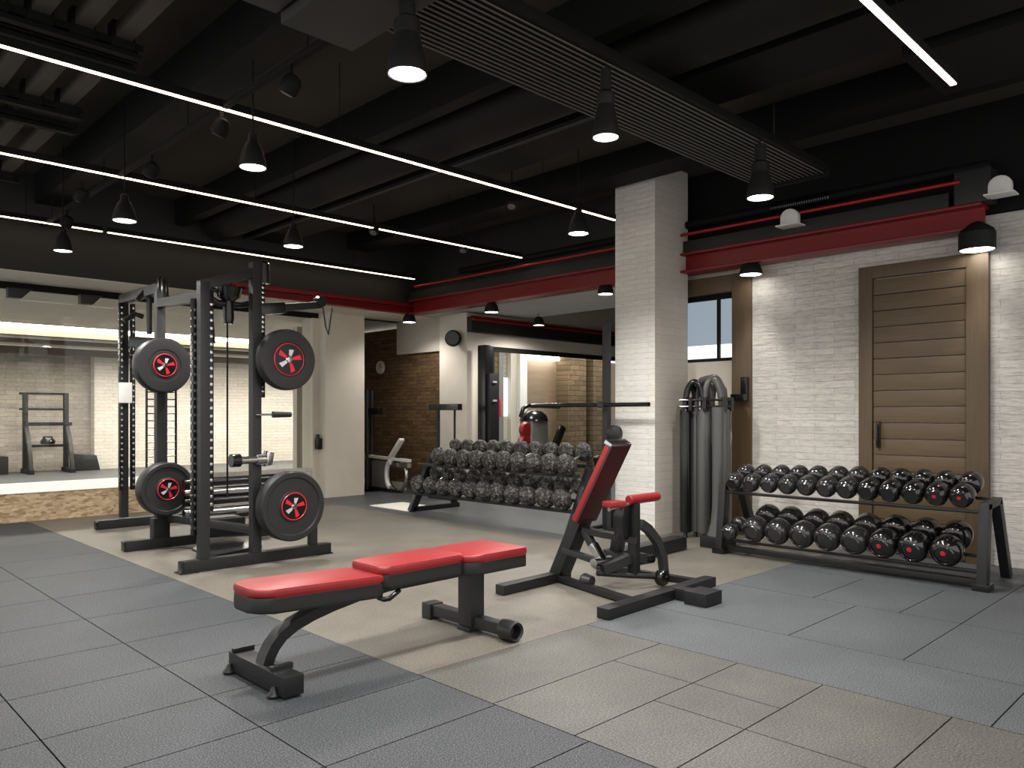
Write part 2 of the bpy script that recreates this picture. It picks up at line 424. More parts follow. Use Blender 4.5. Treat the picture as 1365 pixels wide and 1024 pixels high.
# recess behind the red beam
struct('wall_recess', MB().box((8.7, 9.45, 0), (8.84, 9.7, 3.6)).box((8.84, 9.45, 2.48), (13.2, 9.7, 3.6)), 'cream')
struct('wall_recess_right', MB().box((12.4, 5.6, 0), (12.6, 9.45, 4.15)), 'black_paint')
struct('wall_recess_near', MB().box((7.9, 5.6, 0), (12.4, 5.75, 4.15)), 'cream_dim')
struct('trim_4', MB().box((8.26, 9.33, 2.68), (12.4, 9.45, 2.93)), 'fascia')
tag(MB().tube([(8.26, 9.31, 2.88), (12.4, 9.31, 2.88)], 0.018).tube([(8.26, 9.31, 2.93), (12.4, 9.31, 2.93)], 0.012).build('conduit_pipe', 'red_pipe'),
    'thin red conduit along the dark strip above the recess opening', 'pipe')
struct('ceiling_recess', MB().box((7.86, 5.6, 3.0), (9.55, 9.45, 3.08)).box((7.86, 9.4, 3.0), (8.7, 13.3, 3.08)), 'grey_soffit')
struct('ceiling_recess_back', MB().box((9.55, 5.6, 3.5), (12.4, 9.45, 3.56)), 'fascia')
# made-up corridor standing for the reflections in the recess mirror
struct('trim_5', MB().box((8.84, 9.47, 2.40), (12.4, 9.53, 2.48)).box((8.84, 9.47, 0), (8.90, 9.53, 2.4)), 'slat_brown')
struct('window_2', MB().box((8.9, 9.5, 0.0), (12.4, 9.508, 2.4)), 'glass')
struct('wall_standin_corridor', MB().box((8.6, 11.4, 0), (10.66, 11.6, 3.0)).box((11.17, 11.4, 0), (12.0, 11.6, 3.0)), 'cream')
struct('wall_standin_corridor_panel', MB().box((11.56, 11.34, 0), (15.5, 11.4, 2.55), 0.003), 'brown_panel')
struct('wall_standin_corridor_jamb', MB().box((10.66, 11.38, 0), (10.80, 11.6, 3.0)), 'gold_brick')
struct('trim_standin_corridor', MB().box((10.80, 11.36, 0), (10.92, 11.5, 2.6)), 'shroud')
struct('window_standin_corridor', MB().box((10.92, 11.5, 1.3), (11.17, 11.52, 2.10)), 'pane_bright')
struct('wall_standin_corridor_stone', MB().box((10.92, 11.5, 2.12), (11.17, 11.6, 3.0)), 'far_brick')
struct('wall_corridor_low', MB().box((10.92, 11.5, 0), (11.17, 11.6, 1.3)), 'cream')
struct('trim_7', MB().box((11.34, 11.30, 0), (11.55, 11.42, 2.6), 0.004), 'white_plastic')
struct('ceiling_corridor', MB().box((8.6, 9.7, 3.0), (15.5, 11.6, 3.1)), 'cream')
struct('standin_corridor_pier', MB().box((12.5, 11.0, 0), (13.1, 11.34, 3.0)).box((13.35, 11.0, 0), (13.75, 11.34, 3.0)), 'gold_brick')
tag(MB().box((11.6, 11.2, 2.50), (12.45, 11.3, 2.58), 0.01).build('corridor_glow_strip', 'lamp'), 'glowing strip for the light reflections at the top of the brown panel in the made-up corridor', 'light')  # glowing box in place of light reflected on the panel
tag(MB().box((9.2, 10.1, 2.97), (14.0, 10.5, 2.995)).build('corridor_fill_panel', 'lamp'), 'long fill light panel added on the ceiling of the made-up corridor behind the recess', 'light')  # added source that brightens the recess
# window wall between pillar and brick wall: timber frame, panes, cream wall below
struct('wall_window', MB().box((7.97, 4.45, 0), (8.1, 5.6, 1.96)).box((7.97, 4.45, 2.93), (8.1, 5.6, 3.13)), 'cream')
struct('trim_8', MB().box((7.86, 4.24, 0), (8.1, 4.47, 2.93), 0.004).box((7.88, 4.47, 2.74), (8.1, 5.6, 2.93), 0.004), 'wood_dark')
struct('window_4', MB().box((7.98, 4.47, 1.96), (8.02, 5.6, 2.0)).box((7.98, 4.47, 2.68), (8.02, 5.6, 2.74)).box((7.98, 4.70, 2.0), (8.02, 4.73, 2.68)).box((7.98, 5.2, 2.0), (8.02, 5.23, 2.68)), 'black_paint')
struct('window_4_pane', MB().box((8.03, 4.47, 2.16), (8.05, 5.6, 2.74)), 'pane_blue')
struct('window_4_bright_band', MB().box((8.03, 4.47, 1.96), (8.05, 5.6, 2.16)), 'pane_bright')  # separate glowing strip carries the brighter light low in the window
# door
d = MB()
d.box((7.83, 2.93, 0), (7.9, 3.06, 2.80), 0.004).box((7.83, 1.93, 0), (7.9, 2.11, 2.80), 0.004).box((7.83, 2.1, 2.68), (7.9, 2.94, 2.80), 0.004)
struct('trim_9', d, 'wood_dark')
d = MB()
zz = 0.02
while zz < 2.66:
    d.box((7.848, 2.115, zz), (7.9, 2.925, min(zz+0.150, 2.68)), 0.006); zz += 0.156
dr = struct('door_1', d, 'wood')
h = MB().box((7.815, 2.855, 1.02), (7.85, 2.885, 1.28), 0.006).box((7.78, 2.862, 1.05), (7.80, 2.878, 1.25), 0.004).box((7.79, 2.862, 1.06), (7.83, 2.878, 1.08)).box((7.79, 2.862, 1.22), (7.83, 2.878, 1.24))
hd = h.build('door_handle', 'gloss_black', dr, world=False)
for v in hd.data.vertices: v.co -= dr.location
# L-shaped dropped bulkhead with red steel beam
struct('bulkhead', MB().box((7.86, 5.6, 3.08), (8.2, 10.3, 4.15)).box((-1, 10.3, 3.0), (8.35, 11.2, 3.06)).box((-1, 10.3, 3.06), (8.35, 10.5, 4.15)), 'fascia')
struct('trim_10', MB().box((-1, 10.31, 2.985), (8.3, 11.19, 3.0)), 'cream')
def ibeam(name, p0, p1, axis, label):
    b = MB()
    (x0, y0), (x1, y1) = p0, p1
    if axis == 'y':
        b.box((7.60, y0, 2.97), (7.86, y1, 2.995), 0.004).box((7.72, y0, 2.995), (7.745, y1, 3.17)).box((7.60, y0, 3.17), (7.86, y1, 3.195), 0.004)
    else:
        b.box((x0, 10.16, 2.99), (x1, 10.30, 3.01), 0.004).box((x0, 10.27, 3.01), (x1, 10.30, 3.17)).box((x0, 10.16, 3.10), (x1, 10.30, 3.12), 0.004)
    return tag(b.build(name, 'red_steel'), label, 'beam')
ibeam('steel_beam', (0, 1.93), (0, 10.16), 'y', 'long red steel beam running over the wooden door and past the brick pillar')
ibeam('steel_beam', (4.7, 0), (7.86, 0), 'x', 'red steel beam along the dark bulkhead above the power rack')
tag(MB().box((7.66, 2.2, 3.2), (7.9, 10.2, 3.34), 0.01).build('cable_tray', 'fascia'), 'black cable tray resting on top of the long red beam', 'cable tray')
tag(MB().tube([(7.62, 2.1, 3.405), (7.62, 10.0, 3.405)], 0.018).build('conduit_pipe', 'red_pipe'), 'bright red pipe running just above the long red beam', 'pipe')
fh = MB()
for k in range(26):
    fh.lathe([(0.05, 0), (0.062, 0.012), (0.05, 0.024)], 12, T((7.74, 3.3+k*0.024, 3.54)) @ Matrix.Rotation(-PI/2, 4, 'X'))
fh.build('flexible_hose', 'gloss_black')
tag(bpy.data.objects['flexible_hose'], 'ribbed black flexible hose above the red beam right of the grille duct', 'hose')
tag(MB().tube([(7.74, 1.9, 3.54), (7.74, 9.0, 3.54)], 0.045).build('ceiling_pipe', 'black_paint'), 'black pipe hanging above the bright red pipe', 'pipe')
# exposed ceiling: downstand beams and round duct, all running along the long direction
struct('ceiling_beam', MB().box((4.87, -2, 3.8), (5.46, 10.3, 4.15), 0.01), 'black_paint')
struct('ceiling_beam_middle', MB().box((3.94, -2, 3.82), (4.08, 10.3, 4.15), 0.01), 'black_paint')
struct('ceiling_beam_left', MB().box((2.34, 3.9, 3.8), (2.62, 10.3, 4.15), 0.01), 'black_paint')
struct('ceiling_beam_right', MB().box((6.55, -2, 3.9), (6.95, 10.3, 4.15), 0.01), 'black_paint')
tag(MB().tube([(4.48, -2, 3.90), (4.48, 10.2, 3.90)], 0.22, 24).build('round_duct', 'slat_brown'), 'large round brown duct under the black ceiling', 'duct')
tag(MB().tube([(4.86, 4.0, 3.76), (4.86, 10.2, 3.76)], 0.02, 8).build('ceiling_conduit', 'grey_duct'), 'thin grey conduit along the edge of the wide black ceiling beam', 'pipe')
tag(MB().box((5.6, 0.6, 3.78), (6.5, 1.9, 3.98), 0.01).build('ceiling_cassette', 'black_paint'), 'flat black air unit under the ceiling at the right', 'air unit')

# ---- grille duct
t = thing('grille_duct', 'long black ceiling duct with a slatted underside passing the pillar', 'duct', (4.6, 3.27, 3.5))
MB().box((2.45, 2.94, 3.52), (6.85, 3.62, 3.585), 0.005).build('duct_body', 'black_paint', t)
for k in range(15):
    y = 2.98 + k*0.0433
    MB().box((2.46, y, 3.507), (6.84, y+0.009, 3.513)).build('slat', 'slat_light', t)
for x in (2.45, 6.85): MB().box((x-0.02, 2.93, 3.48), (x+0.02, 3.63, 3.54)).build('end_frame', 'black_paint', t)
for (x, y) in ((3.2, 3.28), (4.9, 3.28), (6.5, 3.28)): MB().tube([(x, y, 3.58), (x, y, 4.15)], 0.008, 6).build('hanger_rod', 'grey_duct', t)
tag(MB().box((1.98, 2.9, 3.40), (2.42, 3.75, 3.585), 0.008).build('duct_box', 'grey_duct'), 'grey duct box joining the slatted ceiling duct', 'duct')
tag(MB().box((0.3, 2.9, 3.45), (1.96, 3.76, 3.585), 0.008).build('duct_box', 'grey_duct'), 'grey square duct left of the grey duct box at the top', 'duct')
# ---- slatted rafts at the upper left
def raft(v0, v1, u1, label):
    t = thing('slatted_raft', label, 'ceiling panel', (0.9, (v0+v1)/2, 3.69), 'slatted rafts')
    for (y, nm) in ((v0, 'rail'), (v1, 'rail')):
        b = MB().box((-0.6, y-0.03, 3.69), (u1, y+0.03, 3.72)).box((-0.6, y-0.06, 3.73), (u1, y-0.035, 3.77)).box((-0.6, y+0.035, 3.73), (u1, y+0.06, 3.77))
        b.build(nm, 'black_paint', t)
    n = 9
    for k in range(n):
        x = u1 - 0.12 - k*0.235
        MB().box((x-0.05, v0, 3.77), (x+0.05, v1, 3.86), 0.004).build('slat', 'slat_bronze', t)
        MB().box((x-0.07, v1-0.07, 3.72), (x+0.07, v1+0.03, 3.88), 0.006).build('bracket', 'black_paint', t)
    for x in (0.2, u1-0.3): MB().tube([(x, (v0+v1)/2, 3.8), (x, (v0+v1)/2, 4.15)], 0.01, 6).build('hanger_rod', 'black_paint', t)
raft(4.3, 5.38, 1.83, 'slatted ceiling raft nearest the top left corner, above the longest light strip')
raft(5.6, 6.80, 1.87, 'slatted ceiling raft between the two upper light strips at the left')
raft(7.2, 9.1, 1.93, 'slatted ceiling raft furthest back at the left edge')

# ================================================================== LIGHTS
def led(x0, x1, y, z, label, wd=0.045):
    t = thing('led_strip', label, 'strip light', ((x0+x1)/2, y, z), 'ceiling LED strips')
    MB().box((x0, y-wd/2-0.006, z+0.004), (x1, y+wd/2+0.006, z+0.06), 0.003).build('housing', 'black_paint', t)
    MB().box((x0+0.004, y-wd/2, z-0.006), (x1-0.004, y+wd/2, z+0.006)).build('diffuser', 'led', t)
    n = max(2, int((x1-x0)/2))
    for k in range(n):
        x = x0 + (k+0.5)*(x1-x0)/n
        MB().tube([(x, y, z+0.05), (x, y, 4.15)], 0.004, 6).build('wire', 'black_paint', t)
led(-0.2, 6.88, 5.36, 3.52, 'longest warm light strip, running across the photo to the brick pillar', 0.024)
led(-0.2, 7.62, 7.56, 3.52, 'middle warm light strip, ending at the red pipe left of the pillar', 0.024)
led(-0.2, 2.97, 9.97, 3.52, 'left piece of the lowest warm light strip, at the left edge', 0.024)
led(3.02, 7.60, 9.97, 3.52, 'right piece of the lowest warm light strip, above the power rack', 0.024)
led(1.5, 5.64, 1.59, 3.52, 'short warm light strip at the top right of the ceiling', 0.036)

def pendant(x, y, zb, d, ztop, label, kind='bell', power=1.0, size=95):
    t = thing('pendant_lamp', label, 'lamp', (x, y, zb), 'black pendant lamps')
    r = d/2; m = T((x, y, zb))
    if kind == 'bell':
        prof = [(r, 0), (r*1.02, 0.012), (r*0.95, 0.05), (r*0.78, 0.11), (r*0.52, 0.165), (r*0.36, 0.185), (r*0.34, 0.23), (r*0.2, 0.24), (0, 0.24)]
        top = 0.24
    elif kind == 'tall':
        prof = [(r, 0), (r*1.03, 0.012), (r*0.92, 0.08), (r*0.70, 0.17), (r*0.62, 0.2), (r*0.66, 0.205), (r*0.66, 0.27), (r*0.42, 0.29), (r*0.40, 0.42), (0, 0.42)]
        top = 0.42
    elif kind == 'can':
        prof = [(r, 0), (r, 0.15), (r*0.97, 0.155), (r*0.9, 0.18), (r*0.35, 0.24), (r*0.2, 0.25), (0, 0.25)]; top = 0.25
    else:
        prof = [(r, 0), (r*1.02, 0.01), (r*0.97, 0.05), (r*0.82, 0.10), (r*0.5, 0.14), (0.0, 0.15)]; top = 0.15
    inner = [(0, 0.014), (r*0.93, 0.014), (r*0.97, 0.0), (r, 0)]
    MB().lathe(inner + prof[1:], 28, m).build('shade', 'lamp_black', t)
    MB().lathe([(0, 0.004), (r*0.9, 0.004), (r*0.9, 0.012), (0, 0.012)], 28, m).build('diffuser', 'lamp', t)
    MB().tube([(x, y, zb+top-0.01), (x, y, ztop)], 0.006, 6).build('cable', 'black_paint', t)
    l = bpy.data.lights.new('bulb', 'SPOT'); l.energy = SPOT*power; l.spot_size = R(min(165, size*1.6)); l.spot_blend = 0.7
    l.shadow_soft_size = r*0.9; l.color = (1.0, 0.965, 0.92)
    lo = bpy.data.objects.new('bulb', l); C.objects.link(lo); lo.parent = t; lo.location = (0, 0, -0.02)
    return t
Z1 = 3.05
pendant(2.341, 3.131, Z1, 0.20, 4.15, 'largest pendant lamp, in front of the slatted duct at the top', 'tall', 0.75)
pendant(3.748, 2.99, Z1, 0.165, 3.55, 'pendant lamp under the slatted duct, above and left of the pillar', 'tall')
pendant(5.66, 2.97, Z1, 0.21, 3.55, 'pendant lamp at the far end of the slatted duct, right of the pillar', 'tall')
pendant(2.465, 5.063, Z1, 0.185, 4.15, 'bell pendant lamp hanging between the two upper light strips')
pendant(2.339, 7.254, Z1, 0.20, 4.15, 'bell pendant lamp hanging above the two left weight plates')
pendant(2.311, 9.042, Z1, 0.18, 4.15, 'small pendant lamp below the lowest light strip at the left', power=0.9)
pendant(3.919, 7.158, Z1, 0.20, 4.15, 'pendant lamp above the tallest upright of the power rack')
pendant(5.561, 4.764, Z1, 0.20, 4.15, 'pendant lamp just left of the pillar above the red pipe')
pendant(7.68, 1.98, 2.79, 0.29, 3.0, 'wide can lamp under the right end of the red beam, beside the door top', 'can', 0.2, 38)
pendant(7.68, 4.14, 2.85, 0.24, 2.98, 'dome lamp under the red beam above the window frame', 'dome', 0.22, 38)
pendant(7.68, 6.13, 2.86, 0.20, 2.98, 'dome lamp under the red beam at the left edge of the pillar', 'dome', 0.5, 95)
pendant(7.68, 8.24, 2.83, 0.21, 2.98, 'dome lamp under the middle of the red beam, above the speckled dumbbells', 'dome', 0.4, 95)
pendant(7.68, 10.22, 2.85, 0.22, 3.0, 'dome lamp below the corner of the two red beams', 'dome', 0.3, 95)
pendant(9.182, 8.722, 2.8, 0.18, 3.0, 'small lamp inside the recess below the pale soffit', 'dome', 0.8, 110)
# unseen pendants added behind and beside the camera for fill light
for (x, y) in ((0.6, 3.1), (0.6, 5.06), (0.6, 7.25), (2.34, 0.9), (0.6, 0.9), (3.75, 0.6)):
    pendant(x, y, Z1, 0.20, 4.15, 'unseen bell pendant lamp added beside the camera for fill light', power=0.45)
# ---- track with spot heads
t = thing('track_rail', 'black lighting track running along the left part of the ceiling', 'track', (2.395, 6.6, 3.5))
MB().box((2.375, 3.6, 3.52), (2.415, 10.2, 3.56), 0.003).build('rail', 'black_paint', t)
for y in (4.2, 6.0, 8.0, 9.8): MB().tube([(2.395, y, 3.55), (2.395, y, 4.15)], 0.005, 6).build('wire', 'black_paint', t)
def track_spot(x, y, z, yaw, label, mat='black_paint'):
    t = thing('track_spotlight', label, 'spotlight', (x, y, z), 'unlit track spotlights')
    m = T((x, y, z-0.10)) @ Matrix.Rotation(yaw, 4, 'Z') @ Matrix.Rotation(R(28), 4, 'X')
    MB().lathe([(0, -0.06), (0.05, -0.06), (0.06, -0.045), (0.062, 0.02), (0.045, 0.055), (0.0, 0.07)], 20, m).build('head', mat, t)
    MB().lathe([(0, -0.064), (0.036, -0.064), (0.042, -0.059), (0, -0.056)], 16, m).build('lens', 'slat_light', t)
    MB().box((x-0.012, y-0.012, z-0.06), (x+0.012, y+0.012, z+0.03)).build('stem', 'black_paint', t)
track_spot(2.39, 4.40, 3.50, 0.5, 'track spotlight nearest the grey duct box')
track_spot(2.39, 5.40, 3.50, 0.5, 'second track spotlight along the left track, touching the longest light strip in the photo')
track_spot(2.39, 6.75, 3.50, 0.5, 'third track spotlight along the left track, above the middle light strip')
track_spot(2.2, 8.0, 3.50, 0.5, 'track spotlight just below the middle light strip at the left')
track_spot(2.39, 9.2, 3.50, 0.5, 'track spotlight furthest back on the left track')
for (x, y, z, lb) in ((5.55, 5.65, 3.62, 'dark ceiling spotlight above the longest light strip, left of the pillar'),
                     (5.2, 7.6, 3.62, 'dark ceiling spotlight just above the middle light strip'),
                     (6.6, 7.62, 3.62, 'dark ceiling spotlight near the right end of the middle light strip')):
    track_spot(x, y, z, 2.2, lb)
    MB().tube([(x, y, z+0.02), (x, y, 4.15)], 0.008, 6).build('drop_rod', 'black_paint', [o for o in C.objects if o.get('label') == lb][0])
# spot heads on the black frame above the glass
for x, lb in ((2.35, 'black spotlight at the left edge under the frame above the glass'), (3.15, 'black spotlight under the frame above the glass, left of the power rack')):
    tag(MB().prism([(-0.13, 0), (0.13, 0), (0.02, -0.12), (-0.13, -0.12)], -0.07, 0.07, T((x, 11.08, 2.90)) @ Matrix.Rotation(PI/2, 4, 'X'), 0.01).build('wall_spotlight', 'black_vinyl'), lb, 'spotlight', 'spotlights above the glass')
# flood lights on the red beam
def flood(y, z, label, s=1.0):
    t = thing('flood_light', label, 'light fitting', (7.6, y, z))
    out = [(-0.11*s, 0), (0.11*s, 0), (0.11*s, 0.10*s)] + [(0.11*s*math.cos(R(a)), 0.10*s+0.10*s*math.sin(R(a))) for a in range(20, 180, 20)] + [(-0.11*s, 0.10*s)]
    m = T((7.6, y, z)) @ Matrix.Rotation(-PI/2, 4, 'Z') @ Matrix.Rotation(PI/2, 4, 'X')
    MB().prism(out, -0.02, 0.05, m, 0.008).build('cover', 'white_plastic', t)
    MB().box((7.48, y-0.15*s, z-0.012), (7.66, y+0.13*s, z+0.002), 0.003).build('base_plate', 'white_plastic', t)
flood(3.65, 3.28, 'white rounded light fitting on the red beam, right of the slatted duct', 0.85)
flood(1.78, 3.22, 'white light fitting at the right end of the red beam', 0.8)
tag(MB().box((7.62, 1.86, 3.2), (7.86, 2.15, 3.5), 0.02).build('junction_box', 'black_vinyl'), 'black junction box at the right end of the red beam', 'box')
# round speaker and clock
t = thing('wall_speaker', 'black wall speaker high on the cream pillar at the back', 'speaker', (8.26, 9.65, 2.55))
MB().box((8.16, 9.62, 2.58), (8.27, 9.68, 2.62)).build('bracket', 'gloss_black', t)
MB().lathe([(0, 0), (0.11, 0.0), (0.135, 0.03), (0.135, 0.08), (0.09, 0.15), (0, 0.17)], 24, T((8.08, 9.60, 2.58)) @ Matrix.Rotation(R(35), 4, 'Z') @ AXX).build('housing', 'gloss_black', t)
t = thing('wall_clock', 'round pale wall clock on the brown brick wall', 'clock', (8.35, 11.976, 2.1))
m = T((8.35, 11.976, 2.216)) @ Matrix.Rotation(-PI/2, 4, 'Y')
MB().lathe([(0, 0), (0.12, 0), (0.12, 0.03), (0.105, 0.04), (0.1, 0.025), (0, 0.025)], 32, m).build('case', 'cream', t)
MB().box((8.318, 11.972, 2.216), (8.322, 11.980, 2.29)).box((8.318, 11.93, 2.212), (8.322, 11.976, 2.220)).build('hand', 'slat_brown', t)

# ================================================================== FLAT BENCH (three red pads)
t = thing('weight_bench', 'adjustable weight bench with three red pads in the foreground', 'bench', (2.6, 3.63, 0))
def pad(u0, u1, v0, v1, z0, z1, z2, rc0, rc1, tilt=0.0):
    """plan outline with rounded ends; black base z0..z1, red cushion z1..z2"""
    def outline(g):
        pts = []
        for (cx, cy, r, a0) in ((u1-rc1, v1-rc1, rc1, 0), (u0+rc0, v1-rc0, rc0, 90), (u0+rc0, v0+rc0, rc0, 180), (u1-rc1, v0+rc1, rc1, 270)):
            for k in range(7):
                a = R(a0+k*15); pts.append((cx+(r-g)*math.cos(a), cy+(r-g)*math.sin(a)))
        return pts
    c = Vector(((u0+u1)/2, (v0+v1)/2, z0))
    m = T(c) @ Matrix.Rotation(tilt, 4, 'Y') @ T(-c)
    MB().prism(outline(0.004), z0, z1, m, 0.012).build('pad_base', 'black_vinyl', t)
    MB().prism(outline(0), z1-0.004, z2, m, 0.016).build('cushion', 'red_vinyl', t)
pad(1.70, 2.46, 3.46, 3.79, 0.372, 0.452, 0.492, 0.10, 0.06, R(2.2))
pad(2.42, 3.02, 3.46, 3.79, 0.40, 0.478, 0.520, 0.05, 0.05)
pad(2.99, 3.50, 3.42, 3.84, 0.388, 0.466, 0.508, 0.13, 0.015)
MB().box((1.78, 3.34, 0.012), (1.885, 3.93, 0.105), 0.004).build('rear_foot', 'steel', t)
for y in (3.88, 3.47): MB().box((1.785, y, 0.10), (1.90, y+0.028, 0.127), 0.003).build('foot_bracket', 'steel', t)
for (x, y) in ((1.77, 3.42), (1.77, 3.90)): MB().lathe([(0, 0), (0.03, 0), (0.034, 0.012), (0.02, 0.028), (0.01, 0.05), (0, 0.05)], 16, T((x, y, 0))).build('foot_pad', 'rubber_cap', t)
arm = [(1.825, 3.63, 0.09), (1.84, 3.63, 0.135), (1.865, 3.63, 0.18), (1.91, 3.63, 0.228), (1.98, 3.63, 0.268), (2.08, 3.63, 0.302), (2.2, 3.63, 0.33), (2.36, 3.63, 0.357), (2.55, 3.63, 0.378), (3.2, 3.63, 0.385)]
MB().path(arm, 0.085, 0.055, side=(0, 1, 0)).build('curved_arm', 'steel', t)
MB().box((3.16, 3.575, 0.03), (3.27, 3.70, 0.395), 0.006).build('post', 'steel_grey', t)
MB().beam((3.215, 3.30, 0.062), (3.215, 4.04, 0.062), 0.075, 0.07).build('front_foot', 'steel_grey', t)
MB().box((3.16, 3.98, 0.0), (3.27, 4.07, 0.105), 0.008).build('end_cap', 'rubber_cap', t)
MB().lathe([(0.045, 0), (0.062, 0.01), (0.062, 0.10), (0.055, 0.12), (0.042, 0.11), (0.035, 0.06), (0, 0.05)], 24, T((3.215, 3.35, 0.062)) @ AXY).build('wheel', 'rubber_cap', t)
MB().box((3.15, 3.58, 0.0), (3.28, 3.70, 0.028), 0.006).build('foot_pad', 'rubber_cap', t)
MB().tube([(2.42, 3.50, 0.355), (2.44, 3.47, 0.345), (2.46, 3.45, 0.35), (2.56, 3.50, 0.37)], 0.014).build('adjustment_lever', 'gloss_black', t)

# ================================================================== INCLINE BENCH
t = thing('incline_bench', 'upright incline bench with tall red backrest in front of the pillar', 'bench', (4.7, 3.7, 0))
MB().beam((3.97, 4.17, 0.04), (4.76, 4.20, 0.04), 0.09, 0.07).build('rear_foot', 'steel', t)
MB().beam((3.98, 3.20, 0.04), (5.37, 3.24, 0.04), 0.10, 0.07).build('front_foot', 'steel', t)
MB().beam((4.62, 4.17, 0.035), (4.40, 3.24, 0.035), 0.06, 0.045).build('base_rail', 'steel', t)
MB().beam((5.30, 3.25, 0.03), (5.25, 4.3, 0.03), 0.06, 0.045).build('base_rail', 'steel', t)
MB().box((4.72, 2.88, 0.0), (4.93, 3.06, 0.095), 0.005).beam((4.83, 3.05, 0.045), (4.83, 3.2, 0.045), 0.1, 0.08).build('foot_block', 'steel', t)
MB().beam((4.66, 4.20, 0.04), (4.66, 3.95, 0.54), 0.15, 0.10, (0, 1, 0.5)).build('main_post', 'steel', t)
MB().beam((4.66, 3.98, 0.50), (4.64, 3.74, 0.22), 0.06, 0.05, (0, 1, 0)).build('strut', 'steel', t)
MB().beam((4.64, 3.83, 0.34), (4.64, 3.73, 0.22), 0.07, 0.055, (0, 1, 0)).build('strut_sleeve', 'chrome', t)
MB().beam((4.60, 4.10, 0.27), (4.62, 3.76, 0.22), 0.05, 0.045).build('brace', 'steel_grey', t)
MB().lathe([(0, -0.1), (0.035, -0.1), (0.035, 0.1), (0, 0.1)], 16, T((4.64, 3.74, 0.22)) @ AXX).build('pivot', 'chrome', t)
# backrest slab: leans towards the right of the photo
p0 = Vector((4.675, 3.955, 0.52)); p1 = Vector((4.675, 3.61, 1.13))
dd = (p1-p0).normalized(); nn = Vector((1, 0, 0)).cross(dd).normalized()
MB().beam(p0, p1, 0.24, 0.045, tuple(nn), 0.010).build('backrest', 'red_vinyl', t)
off = nn*(-0.031 if nn.z > 0 else 0.031)
MB().beam(p0+off, p1+off, 0.236, 0.020, tuple(nn), 0.003).build('backrest_underside_shade', 'red_shaded', t)  # shade on the underside, put in as a darker skin
MB().beam(p1-dd*0.02, p1+dd*0.012, 0.246, 0.072, tuple(nn), 0.003).build('backrest_cap', 'chrome', t)
MB().beam(p0-dd*0.05, p0+dd*0.03, 0.14, 0.075, tuple(nn), 0.01).build('hinge', 'chrome', t)
MB().path([(4.66, 3.94, 0.44), (4.72, 3.80, 0.415), (4.82, 3.66, 0.39), (4.86, 3.56, 0.375)], 0.10, 0.045).build('seat_rail', 'steel', t)
MB().beam((4.86, 3.6, 0.10), (4.86, 3.6, 0.66), 0.075, 0.06, (1, 0, 0)).build('arm_post', 'steel', t)
MB().prism([(-0.06, 0), (0.05, 0), (0.08, 0.16), (0.07, 0.26), (-0.07, 0.26), (-0.09, 0.18)], -0.05, 0.05, T((4.80, 3.65, 0.39)) @ Matrix.Rotation(PI/2, 4, 'X'), 0.012).build('bracket', 'gloss_black', t)
MB().lathe([(0, 0), (0.03, 0), (0.037, 0.008), (0.037, 0.34), (0.032, 0.385), (0.018, 0.40), (0, 0.40)], 20, T((4.79, 3.6, 0.69)) @ AXX).build('roller_pad', 'red_vinyl', t)
MB().prism([(4.60, 3.62), (4.74, 3.58), (4.76, 3.68), (4.62, 3.72)], 0.64, 0.69, None, 0.012).build('arm_pad', 'red_vinyl', t)
MB().tube([(4.60, 3.64, 0.63), (4.86, 3.6, 0.665)], 0.016).build('roller_bar', 'chrome', t)
MB().path([(4.91, 3.58, 0.50), (5.0, 3.57, 0.45), (5.09, 3.55, 0.35), (5.14, 3.53, 0.22), (5.12, 3.5, 0.08)], 0.05, 0.07, side=(0, 1, 0)).build('curved_lever', 'steel_grey', t)
MB().lathe([(0, -0.035), (0.055, -0.035), (0.065, -0.02), (0.065, 0.02), (0.055, 0.035), (0, 0.035)], 24, T((5.06, 3.48, 0.075)) @ AXY).build('wheel', 'gloss_black', t)
MB().lathe([(0, 0), (0.012, 0), (0.012, 0.01), (0, 0.01)], 12, T((5.08, 3.445, 0.08)) @ AXY).build('wheel_bolt', 'chrome', t)
MB().path([(4.60, 3.70, 0.17), (4.72, 3.66, 0.20), (4.86, 3.62, 0.24), (5.0, 3.6, 0.22)], 0.06, 0.07).build('link_arm', 'steel_grey', t)
MB().tube([(4.58, 3.74, 0.14), (4.8, 3.6, 0.11), (5.05, 3.5, 0.08)], 0.022).build('link_bar', 'steel', t)
MB().lathe([(0, 0), (0.045, 0), (0.055, 0.02), (0.04, 0.09), (0, 0.1)], 20, T((4.56, 3.86, 0.075)) @ AXY).build('pedal', 'rubber_cap', t)
MB().tube([(4.9, 3.62, 0.2), (5.1, 3.6, 0.2)], 0.035).build('counterweight', 'gloss_black', t)
tag(MB().beam((5.45, 4.28, 0.07), (6.62, 4.34, 0.07), 0.16, 0.12, bev=0.006).build('floor_beam', 'steel'), 'low black steel floor beam between the incline bench and the brick pillar', 'beam')
tag(MB().beam((5.48, 4.25, 0.13), (5.42, 4.15, 0.40), 0.10, 0.08, (1, 0, 0)).beam((5.45, 4.25, 0.0), (5.45, 4.22, 0.13), 0.2, 0.14, (1, 0, 0)).build('machine_foot', 'steel'),
    'short black steel support behind the seat of the incline bench', 'support')

